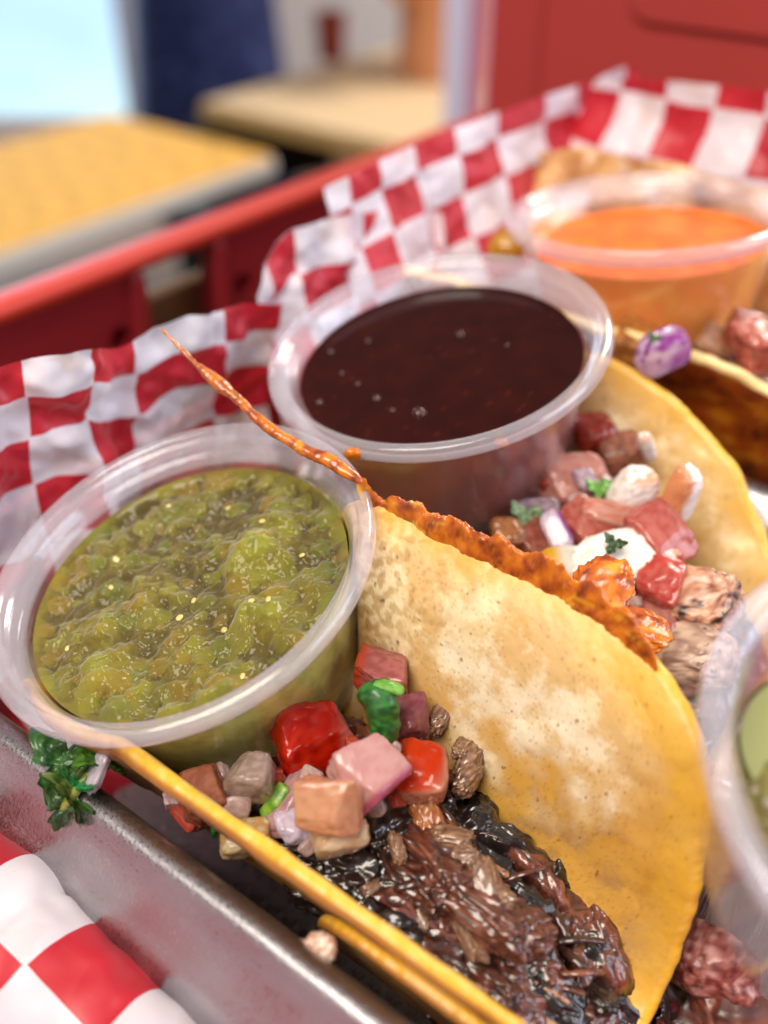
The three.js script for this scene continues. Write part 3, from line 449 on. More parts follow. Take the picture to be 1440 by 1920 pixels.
// ================================================================ fried cheese crust along the front taco
const crispCol = (s, t, p) => { const f = fbm(p.x * 260, p.y * 260, p.z * 260, 4), k = fbm(p.x * 900, p.y * 900, p.z * 900, 2), w = fbm(p.x * 150 + 5, p.y * 300, p.z * 150, 3); let c = mixc(L('#a84a0a'), L('#d2740e'), sm(-0.3, 0.4, f)); c = mixc(c, L('#e2a02a'), 0.75 * sm(0.25, 0.55, w + 0.25 * k)); return mixc(c, L('#6a2604'), 0.75 * sm(0.25, 0.6, -f + 0.35 * k)); };
{
  const t = thing('cheese_crust', 'crisp orange fried cheese crust with a thin strand over the green cup', 'cheese crust', atS(960, 1060, 0.166));
  const pts = [[298, 612, 0.182], [318, 632, 0.182], [345, 660, 0.1815], [385, 697, 0.180], [420, 727, 0.179], [445, 748, 0.178], [480, 782, 0.176], [520, 812, 0.174], [570, 843, 0.172], [620, 866, 0.170], [680, 905, 0.168]].map((a) => atS(...a));
  put(t, 'strand', sweep(pts, 260, 20, (tt, a) => { const k = 0.00028 + 0.0011 * tt + 0.0007 * Math.exp(-(((tt - 0.36) / 0.07) ** 2)); return [k, k * 0.8]; }, (s, tt, p) => mixc(crispCol(s, tt, p), L('#9a5a2a'), 0.6 * (1 - tt)), 0.00028), M.crisp);
  const toCam = (p, d) => p.addScaledVector(V(0, CAMY, 0).sub(p).normalize(), d);
  const c2 = [atS(672, 897, 0.1682)]; for (let d = 101; d >= 50; d -= 4.2) c2.push(toCam(frontEdge(d * Math.PI / 180), 0.0012).add(V(0, 0.0002, 0)));
  put(t, 'crust', sweep(c2, 420, 44, (tt, a) => { const k = mix(0.0010, 0.0025, sm(0, 0.3, tt)) * (1 - 0.45 * sm(0.88, 1, tt)); return [k * 0.32, k * 1.8 * (1 + 0.5 * fbm(tt * 8, 1 + Math.sin(a), 1, 4))]; }, (s, t, p) => mixc(crispCol(s, t, p), L('#efbb3c'), 0.75 * sm(0.62, 0.78, s + 0.08 * fbm(p.x * 200, p.y * 200, p.z * 200, 2)) * sm(0.99, 0.85, s)), 0.00045), M.crisp);
  const bl = (px, py, s, w, h, d, rx, ry, rz, seed) => place(lump(w, h, d, { p: 2.4, n: 26, jit: 0.4, amp: 0.13, freq: 1.4, fine: 0.02 }), atS(px, py, s), rx, ry, rz);
  const cc = (g) => colorize(g, (p) => crispCol(0, 0, p));
  put(t, 'crust_flake', cc(bl(1122, 1105, 0.1655, 0.009, 0.003, 0.0105, 0.5, -0.6, 0.1)), M.crisp);
  put(t, 'crust_flake', cc(bl(1085, 1135, 0.1645, 0.0085, 0.003, 0.007, 0.4, -0.5, 0.1)), M.crisp);
  put(t, 'crust_flake', cc(bl(1180, 1182, 0.1625, 0.0105, 0.0026, 0.008, 0.7, -0.6, 0.2)), M.crisp);
  put(t, 'crust_flake', cc(bl(1318, 1450, 0.1585, 0.004, 0.006, 0.003, 0.3, 0, 0.4)), M.crisp);
  put(t, 'crust_flake', cc(bl(1338, 1530, 0.1565, 0.004, 0.0045, 0.003, 0.3, 0, 0.4)), M.crisp);
}
// ================================================================ cups and sauces
function latheOf(p) {
  const pts = []; p.forEach((a, i) => { if (i) { const b = p[i - 1], n = Math.hypot(a[0] - b[0], a[1] - b[1]) > 0.004 ? 8 : 3; for (let k = 1; k <= n; k++) pts.push(new THREE.Vector2(mix(b[0], a[0], k / n), mix(b[1], a[1], k / n))); } else pts.push(new THREE.Vector2(...a)); });
  return new THREE.LatheGeometry(pts, 160);
}
const cupWall = mergeGeometries([latheOf([[0, 0.0004], [0.0222, 0], [0.0232, 0.0006], [0.0238, 0.002], [0.0283, 0.0252]]), latheOf([[0.0277, 0.0252], [0.0232, 0.0024], [0.0226, 0.0012], [0, 0.0010]])]);
const cupRim = latheOf([[0.0283, 0.0252], [0.0288, 0.0262], [0.0299, 0.0268], [0.0304, 0.0276], [0.0320, 0.0274], [0.0327, 0.0277], [0.0330, 0.0284], [0.0330, 0.0294], [0.0326, 0.0303], [0.0317, 0.0307], [0.0308, 0.0304], [0.0302, 0.0296], [0.0296, 0.0294], [0.0290, 0.0286], [0.0283, 0.0270], [0.0277, 0.0252]]);
const rIn = (h) => 0.0226 + (h - 0.0012) * (0.0277 - 0.0226) / 0.024;
const cup0 = thing('sauce_cup', 'clear plastic portion cup holding chunky green salsa', 'sauce cup', V(0, 0, 0), 'clear plastic portion cups on the tacos');
for (const [n, g, m_] of [['wall', cupWall, M.cup], ['rim', cupRim, M.rim]]) { const m = new THREE.Mesh(g, m_); m.name = n; m.castShadow = m.receiveShadow = true; cup0.add(m); }
const CUPLABEL = { green: 0, brown: 'clear plastic portion cup holding glossy dark brown sauce', orange: 'clear plastic portion cup half full of thin orange sauce', right: 'clear plastic portion cup with cucumber cut off by the right edge' };
for (const k in CUPS) { const o = k === 'green' ? cup0 : cup0.clone(); if (o !== cup0) { o.name = numbered('sauce_cup'); o.userData.label = CUPLABEL[k]; scene.add(o); } o.position.copy(CUPS[k].base); o.quaternion.copy(CUPS[k].q); }
function fill(name, label, cat, k, level, top, col, mat, nr = 120, na = 360) {  // a sauce body: wall, then its free surface
  const c = CUPS[k], g0 = 0.0003;
  const o = thing(name, label, cat, c.base); o.quaternion.copy(c.q); o.updateMatrixWorld();
  const R1 = rIn(level) - g0, prof = (t) => t < 0.25 ? [mix(0.0002, rIn(0.0018) - g0 - 0.001, t / 0.25), 0.0015] : t < 0.3 ? [rIn(0.003) - g0 - 0.001 * (1 - (t - 0.25) / 0.05), mix(0.0015, 0.003, (t - 0.25) / 0.05)] : [rIn(mix(0.003, level, (t - 0.3) / 0.7)) - g0, mix(0.003, level, (t - 0.3) / 0.7)];
  const wall = grid(na, 40, (s, t) => { const a = s * Math.PI * 2, [r, y] = prof(t), x = Math.cos(a) * r, z = Math.sin(a) * r; return V(x, y + (t > 0.9 ? top(Math.cos(a) * R1, Math.sin(a) * R1, 1) * (t - 0.9) / 0.1 : 0), z); }, (s, t, p) => col(p, false), { closeU: true });
  const face = grid(nr, nr, (s, t) => { const a = 2 * s - 1, b = 1 - 2 * t, x = a * Math.sqrt(1 - b * b / 2) * R1, z = b * Math.sqrt(1 - a * a / 2) * R1; return V(x, level + top(x, z, Math.hypot(x, z) / R1), z); }, (s, t, p) => col(p, true));
  const ix = face.index.array; { const p = face.attributes.normal; if (p.getY(Math.floor(p.count / 2)) < 0) { for (let i = 0; i < ix.length; i += 3) { const k = ix[i]; ix[i] = ix[i + 1]; ix[i + 1] = k; } face.computeVertexNormals(); } }
  { for (const [n, g, mt] of [['sauce_body', wall, M.thick], ['sauce_surface', face, mat]]) { const m = new THREE.Mesh(g, mt); m.name = n; m.castShadow = m.receiveShadow = true; o.add(m); } return o; }
}
{ // local point in a cup's frame under a pixel, on the plane y = h
  var inCup = (k, px, py, h) => { const c = CUPS[k], r = ray(px, py), o = V(0, CAMY, 0), p0 = c.base.clone().addScaledVector(c.n, h), t = p0.sub(o).dot(c.n) / r.dot(c.n); return r.multiplyScalar(t).add(V(0, CAMY, 0)).sub(c.base).applyQuaternion(c.q.clone().invert()); };
}
{ // green salsa
  const G0 = ['#7c6c06', '#908208', '#a4a21c', '#544306', '#ac8c12'].map(L);
  const lumps = [[480, 1030, 0.0062, 0.0030], [420, 1020, 0.003, 0.0010], [470, 1145, 0.0058, 0.0026], [520, 1180, 0.004, 0.0012], [330, 1240, 0.005, 0.0018], [200, 1170, 0.006, 0.0015], [180, 1270, 0.005, 0.0018], [270, 1090, 0.004, 0.0012], [400, 1290, 0.005, 0.0014], [240, 1310, 0.004, 0.0014]].map(([x, y, r, h]) => { const p = inCup('green', x, y, 0.0245); return [p.x, p.z, r, h]; });
  const dm = []; for (let i = 0; i < 330; i++) { const r = 0.0268 * Math.sqrt(rnd()), a = rnd() * 6.2832, q = rnd(), R = mix(0.0008, 0.0027, q * q); dm.push([Math.cos(a) * r, Math.sin(a) * r, R, R * rr(0.2, 0.45), rnd()]); }
  const cell = {}, CS = 0.003, key = (x, z) => Math.floor(x / CS) * 1000 + Math.floor(z / CS);
  dm.forEach((d) => { for (let i = -1; i <= 1; i++) for (let j = -1; j <= 1; j++) (cell[key(d[0] + i * CS, d[1] + j * CS)] ??= []).push(d); });
  const dome = (x, z) => { let y = 0, id = 0.5; for (const d of cell[key(x, z)] ?? []) { const q = 1 - ((x - d[0]) ** 2 + (z - d[1]) ** 2) / (d[2] * d[2]); if (q > 0) { const h = d[3] * Math.sqrt(q) * sm(0, 0.3, q); if (h > y) { y = h; id = d[4]; } } } return [y, id]; };
  const top = (x, z, r) => {
    const e = sm(1.0, 0.9, r); let y = 0;
    for (const l of lumps) y += l[3] * Math.exp(-((x - l[0]) ** 2 + (z - l[1]) ** 2) / (l[2] * l[2]) * 1.6);
    const wx = x + 0.0006 * N3(x * 500, z * 500, 1), wz = z + 0.0006 * N3(x * 500, z * 500, 6);
    y += e * (0.0016 * fbm(x * 80, z * 80, 2, 2) + 0.0007 * fbm(x * 240, z * 240, 4, 2) + 0.9 * dome(wx, wz)[0] + 0.00012 * fbm(x * 1100, z * 1100, 5, 2));
    return y * mix(0.15, 1, e) - 0.0009 * e;
  };
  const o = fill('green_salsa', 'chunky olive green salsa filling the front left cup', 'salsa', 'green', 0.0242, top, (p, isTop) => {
    const f = fbm(p.x * 150, p.y * 150, p.z * 150, 3), k = fbm(p.x * 700, p.y * 700, p.z * 700, 3), y = isTop ? (p.y - 0.0242) : 0;
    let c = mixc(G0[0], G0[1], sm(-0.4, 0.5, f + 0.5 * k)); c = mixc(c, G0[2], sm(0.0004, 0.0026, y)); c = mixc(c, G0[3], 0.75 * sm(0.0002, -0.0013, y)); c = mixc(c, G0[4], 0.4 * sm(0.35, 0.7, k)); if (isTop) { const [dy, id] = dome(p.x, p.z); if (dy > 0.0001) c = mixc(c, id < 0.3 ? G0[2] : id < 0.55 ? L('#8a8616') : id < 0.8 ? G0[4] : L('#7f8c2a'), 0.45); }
    return isTop ? c : mixc(L('#dce46c'), L('#bcc244'), sm(-0.4, 0.5, f + 0.4 * k));
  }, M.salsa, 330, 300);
  const sm_ = phy({ color: rgb(L('#cdbf74')), roughness: 0.4, clearcoat: 0.6, clearcoatRoughness: 0.1 });
  [[330, 1147], [412, 1167], [214, 1043], [490, 972], [420, 935], [355, 1112], [314, 945], [560, 1027], [475, 1133], [508, 1132], [200, 1090], [118, 1205], [450, 1260]].forEach(([x, y], i) => {
    const p = inCup('green', x, y, 0.0252), s = i < 5 ? 1 : 0.8; if (Math.hypot(p.x, p.z) > 0.0268) return;
    const m = new THREE.Mesh(lump(0.0014 * s, 0.0006 * s, 0.0011 * s, { p: 2.2, n: 6, amp: 0.05 }), sm_); m.name = 'seed'; m.position.set(p.x, 0.0244 + top(p.x, p.z, Math.hypot(p.x, p.z) / 0.0275), p.z); m.rotation.set(rr(-0.3, 0.3), rr(0, 6), rr(-0.3, 0.3)); o.add(m);
  });
}
{ // brown sauce
  const top = (x, z, r) => 0.0003 * sm(0.95, 1, r);
  const o = fill('brown_sauce', 'smooth glossy dark brown sauce in the middle cup', 'sauce', 'brown', 0.0252, top, (p, isTop) => {
    const f = fbm(p.x * 110, p.y * 60, p.z * 110, 4), k = fbm(p.x * 900, p.y * 900, p.z * 900, 2);
    if (!isTop) return mixc(mixc(L('#9a3c26'), L('#7c281c'), sm(-0.3, 0.4, f)), L('#a85a2a'), 0.6 * sm(0.62, 0.75, k));
    return mixc(mixc(L('#280a06'), L('#300d07'), sm(-0.6, 0.6, f)), L('#5a220c'), 0.4 * sm(0.55, 0.8, k));
  }, M.sauce, 60, 260);
  const bm = phy({ color: rgb(L('#3a1206')), roughness: 0.08 });
  [[785, 775, 0.0014], [705, 748, 0.0009], [670, 720, 0.0006], [598, 755, 0.0008], [640, 700, 0.0005], [735, 770, 0.0006], [620, 660, 0.0007], [690, 640, 0.0006], [862, 628, 0.0009], [950, 648, 0.0005]].forEach(([x, y, r]) => { const p = inCup('brown', x, y, 0.0252), m = new THREE.Mesh(new THREE.SphereGeometry(r, 18, 8, 0, 6.2832, 0, 1.3), bm); m.name = 'bubble'; m.position.set(p.x, 0.0252 - r * 0.25, p.z); o.add(m); });
}
fill('orange_sauce', 'thin bright orange sauce in the far cup', 'sauce', 'orange', 0.0222, (x, z, r) => 0.0006 * sm(0.94, 1, r) + 0.0001 * fbm(x * 60, z * 60, 1, 2), (p, isTop) => { const f = fbm(p.x * 120, p.y * 120, p.z * 120, 3), r = Math.hypot(p.x, p.z) / 0.025; return isTop ? mixc(L('#e86404'), L('#f58a0a'), 0.6 * sm(-0.2, 0.6, f)) : mixc(L('#ff9608'), L('#ffaa20'), sm(-0.3, 0.5, f)); }, M.juice, 40, 200);
// ================================================================ filling of the front taco
const cTom = (skin) => (q, n, o) => { const flesh = mixc(L('#cf7d70'), L('#b84a3c'), sm(-0.3, 0.4, n)), s = skin === 'x' ? q[0] : skin === 'y' ? q[1] : skin === 'z' ? q[2] : -1; return mixc(flesh, L('#c9200c'), sm(0.45, 0.8, s)); };
const cFlat = (a, b) => (q, n) => mixc(L(a), L(b), sm(-0.35, 0.4, n));
function die(kind, label, px, py, y, w, h, d, rx, ry, rz, col, opt = {}) {
  const g = place(lump(w * 0.93, h * 0.93, d * 0.93, { p: 9, n: 18, jit: 0.28, cuts: kind === 'chicken_piece' ? 0 : 3, amp: 0.03, fine: 0.009, freq: 1.8, col, ...opt }), atY(px, py, y), rx, ry, rz);
  const cat = { diced_tomato: 'diced tomato', diced_onion: 'diced onion', corn_kernel: 'corn kernel', chicken_piece: 'chicken' }[kind];
  return solo(kind, label, cat, g, opt.mat ?? M.flesh);
}
const mm = 0.001;
die('diced_tomato', 'rosy tomato cube topmost beside the green cup rim', 712, 1258, 0.063, 9 * mm, 6.5 * mm, 8 * mm, 0.2, -0.25, 0.05, (q, n) => mixc(mixc(L('#c87a74'), L('#b05e5a'), sm(-0.3, 0.3, n)), L('#d2502c'), sm(0.4, 0.9, -q[0])));
die('diced_tomato', 'mauve tomato piece behind the green stem piece', 762, 1352, 0.058, 7.5 * mm, 9 * mm, 7 * mm, 0.3, 0.3, 0.1, cFlat('#b06a6e', '#9a4e56'));
die('diced_tomato', 'big bright red tomato wedge under the green cup', 590, 1390, 0.055, 15 * mm, 9.5 * mm, 11 * mm, 0.35, 0.35, -0.3, (q, n) => mixc(mixc(L('#dc2a08'), L('#bc1604'), sm(-0.4, 0.4, n)), L('#c4685a'), sm(0.45, 0.7, q[0]) * sm(-0.3, 0.1, q[1])), { p: 5, n: 20, jit: 0.3 });
die('diced_tomato', 'red tomato cube with a pink cut face lying on the beef', 790, 1448, 0.0565, 9.5 * mm, 8 * mm, 9 * mm, 0.45, -0.15, 0.1, (q, n) => mixc(mixc(L('#d0806c'), L('#dca084'), sm(-0.3, 0.4, n)), L('#d83c08'), sm(0.45, 0.8, q[1] - 0.35 * q[0] - 0.2 * q[2])), { p: 5 });
die('diced_tomato', 'brownish tomato cube nearest the left tortilla edge', 378, 1492, 0.0525, 8.5 * mm, 9 * mm, 8 * mm, 0.3, 0.5, -0.1, cFlat('#c47c5c', '#aa6044'), { p: 5 });
die('diced_tomato', 'peach coloured tomato cube on top of the onion pile', 618, 1512, 0.061, 8.6 * mm, 7.5 * mm, 8 * mm, 0.75, -0.12, 0.05, cFlat('#e6b08a', '#dc9c78'));
die('diced_onion', 'glossy pink onion cube in the middle of the pile', 686, 1450, 0.0605, 9.2 * mm, 8 * mm, 8.5 * mm, 0.5, 0.75, 0.1, (q, n) => mixc(mixc(L('#e8b6b2'), L('#dea4a0'), sm(-0.3, 0.3, n)), L('#b85a78'), sm(0.62, 0.85, q[2])));
die('diced_onion', 'translucent cream onion piece under the peach tomato cube', 632, 1572, 0.0545, 8.5 * mm, 6.5 * mm, 6 * mm, 0.5, 0.2, -0.2, (q, n) => mixc(L('#e8cfae'), L('#dca878'), sm(-0.2, 0.4, n)), { p: 4 });
die('diced_onion', 'slanted mauve onion slice left of the peach tomato cube', 545, 1500, 0.0535, 5 * mm, 3.2 * mm, 12 * mm, 0.4, -0.55, 0.5, cFlat('#d3a3a0', '#b88a90'), { p: 4 });
die('diced_onion', 'small lavender white onion tip beside the cream onion piece', 552, 1545, 0.0525, 5.5 * mm, 3 * mm, 5.5 * mm, 0.3, 0.5, 0.1, cFlat('#e4d8ea', '#cdbfd6'), { p: 4 });
die('diced_onion', 'greyish translucent onion cube below the green cup', 476, 1460, 0.056, 8 * mm, 7.5 * mm, 7 * mm, 0.35, -0.2, 0.1, cFlat('#c4aa9c', '#a48a80'), { p: 5 });
die('diced_onion', 'cream white onion piece lying on the left tortilla wall', 458, 1568, 0.0505, 8 * mm, 5.5 * mm, 6 * mm, 0.4, 0.15, 0.05, (q, n) => mixc(L('#efdcb4'), L('#d8a86a'), sm(-0.1, 0.4, n + 0.3 * q[1])), { p: 4.5 });
die('diced_onion', 'tiny pale onion bit left of the brownish tomato cube', 325, 1490, 0.0515, 3 * mm, 3 * mm, 4 * mm, 0.3, 0.2, 0.1, cFlat('#e0c4c4', '#c8a0a0'));
die('diced_tomato', 'tomato sliver slipping down between red cube and beef', 800, 1525, 0.0515, 5 * mm, 4 * mm, 8 * mm, 0.5, 0.2, 0.1, cFlat('#d69258', '#b8623a'), { p: 3, amp: 0.1 });
// tiny bits among the dice
{
  const spots = [[445, 1515, 0.0535], [520, 1455, 0.055], [585, 1460, 0.057], [660, 1395, 0.060], [735, 1400, 0.0615], [650, 1525, 0.0575], [700, 1510, 0.055], [745, 1500, 0.0545], [575, 1590, 0.0505], [500, 1590, 0.049], [410, 1450, 0.054], [350, 1530, 0.050], [1140, 900, 0.0695], [1020, 900, 0.0685], [1205, 985, 0.069], [1120, 1020, 0.066], [1190, 1130, 0.0615], [1268, 1050, 0.0655], [1085, 945, 0.0685], [985, 1010, 0.0645]];
  const where = ['tiny pale onion bit between grey onion cube and cream onion piece', 'tiny tomato bit right of the grey onion cube', 'tiny pale onion bit below the big red wedge', 'tiny tomato bit right of the big red wedge', 'tiny pale onion bit at the foot of the green stem piece', 'tiny tomato bit between peach cube and pink onion cube', 'tiny pale onion bit below the pink onion cube', 'tiny tomato bit below the red tomato cube', 'tiny pale onion bit left of the onion under the peach cube', 'tiny tomato bit below the cream onion piece', 'tiny pale onion bit above the brownish tomato cube', 'tiny tomato bit left of the brownish tomato cube', 'tiny pale onion bit above the white chicken chunk', 'tiny tomato bit touching the brown cup wall', 'tiny pale onion bit right of the long tomato strip', 'tiny tomato bit behind the large white chicken slice', 'tiny pale onion bit below the bright red cube near the crust', 'tiny tomato bit below the leaning red wedge', 'tiny pale onion bit above the purple edged onion slice', 'tiny tomato bit beside the orange brown wedge'];
  spots.forEach(([x, y, h], i) => { const tom = i % 2; const c = tom ? cFlat('#c85a44', '#b03a28') : cFlat('#e0c4bc', '#c4a09c'); const s = rr(2.2, 3.6) * mm;
    const m = solo(tom ? 'tomato_bit' : 'onion_bit', where[i], tom ? 'tomato bit' : 'onion bit', place(lump(s, s * 0.7, s * rr(0.8, 1.5), { p: 5, n: 8, jit: 0.35, cuts: 3, col: c }), atY(x, y, h), rr(0, 1), rr(0, 3), rr(0, 1)), M.flesh, tom ? 'tiny tomato bits' : 'tiny onion bits'); });
}
// green bits
const cGreen = (a, b, c) => (s, t, p) => { const f = fbm(p.x * 500, p.y * 500, p.z * 500, 3); return mixc(mixc(L(a), L(b), sm(-0.3, 0.4, f)), L(c), sm(0.9, 1, t)); };
solo('green_onion_piece', 'short bright green stem piece on top of the tomato cubes', 'green onion', (() => { const pts = [[700, 1287, 0.158], [712, 1310, 0.1565], [720, 1350, 0.157], [722, 1390, 0.1585]].map((a) => atS(...a)); return sweep(pts, 60, 28, (t) => [0.0030 * (1 - 0.25 * t), 0.0024], cGreen('#0a4210', '#276e1e', '#2a6a1c'), 0.0005); })(), M.leaf);
solo('green_onion_piece', 'thin pale green strip lying across the bright green stem', 'green onion', sweep([[690, 1288, 0.1562], [720, 1284, 0.1558], [758, 1297, 0.1562]].map((a) => atS(...a)), 40, 16, () => [0.0011, 0.0007], cGreen('#55902e', '#7aac44', '#6a9c38'), 0.0003), M.leaf);
function leaf(pos, size, rx, ry, rz, cols, curl = 0.4) {
  const o = rr(0, 50);
  const g = grid(48, 16, (s, t) => { const a = s * 2 * Math.PI, r = t * size * (0.62 + 0.25 * Math.cos(3 * a) + 0.1 * Math.cos(9 * a + o)); const x = Math.cos(a) * r, z = Math.sin(a) * r; return V(x, curl * (x * x - 0.6 * z * z) / size + 0.16 * size * fbm(x / size * 2.2 + o, z / size * 2.2, 1, 3), z); }, (s, t, p) => mixc(L(cols[0]), L(cols[1]), sm(-0.3, 0.4, fbm(p.x / size * 4 + o, p.y / size * 3, p.z / size * 4, 3))), { closeU: true });
  const b = g.clone(); b.translate(0, -0.0003, 0); const ix = b.index.array; for (let i = 0; i < ix.length; i += 3) { const k = ix[i]; ix[i] = ix[i + 1]; ix[i + 1] = k; } b.computeVertexNormals();
  return place(mergeGeometries([g, b]), pos, rx, ry, rz);
}
{
  const dk = ['#16420e', '#2c5e1c'];
  const t = thing('cilantro_leaf', 'wet dark cilantro leaves draped over the steel rail end', 'cilantro', atS(140, 1460, 0.163));
  put(t, 'leaf_blade', leaf(atS(120, 1430, 0.1605), 0.0075, 0.9, 0.4, 0.1, dk), M.leaf);
  put(t, 'leaf_blade', leaf(atS(185, 1412, 0.161), 0.006, 0.7, 2.1, 0.2, ['#2c5212', '#4a7a1e']), M.leaf);
  put(t, 'leaf_blade', leaf(atS(140, 1480, 0.159), 0.0062, 1.1, 1.2, -0.2, ['#2c4a16', '#5a6a26'], 0.7), M.leaf);
  put(t, 'leaf_blade', leaf(atS(155, 1470, 0.158), 0.0042, 0.8, 3.2, 0.3, ['#10602a', '#2c8a4a']), M.leaf);
  put(t, 'leaf_blade', leaf(atS(122, 1515, 0.159), 0.0046, 1.2, 0.2, 0, ['#20401a', '#3a5a22'], 0.8), M.leaf);
  put(t, 'stem', sweep([[190, 1425, 0.1605], [165, 1455, 0.159], [130, 1500, 0.159], [115, 1525, 0.160]].map((a) => atS(...a)), 40, 12, () => [0.0007, 0.0007], cGreen('#5a6a24', '#8a8a3a', '#5a6a24'), 0.0003), M.leaf);
}
solo('onion_shred', 'white onion shred tucked under the cilantro leaves', 'onion', place(lump(0.0026, 0.002, 0.0068, { p: 2.6, amp: 0.1, col: cFlat('#e8e0ea', '#c9b8c4') }), atS(182, 1447, 0.159), 0.7, -0.5, 0.2), M.flesh);
solo('cilantro_bit', 'small wet cilantro leaf between brownish tomato and grey onion', 'cilantro', leaf(atS(408, 1512, 0.1585), 0.005, 1.0, 0.9, 0.2, ['#0e5a22', '#2a8a4c']), M.leaf);
solo('cilantro_bit', 'thin green cilantro strip beside the slanted mauve onion', 'cilantro', sweep([[535, 1470, 0.159], [515, 1500, 0.1585], [490, 1530, 0.159]].map((a) => atS(...a)), 30, 12, () => [0.0012, 0.0005], cGreen('#4a7a18', '#7a9a30', '#4a7a18'), 0.0003), M.leaf);
solo('cilantro_bit', 'tiny cilantro fleck above the pale onion bit', 'cilantro', leaf(atS(335, 1470, 0.162), 0.0024, 0.9, 0.9, 0.2, ['#2a6a18', '#4a8a2c']), M.leaf);
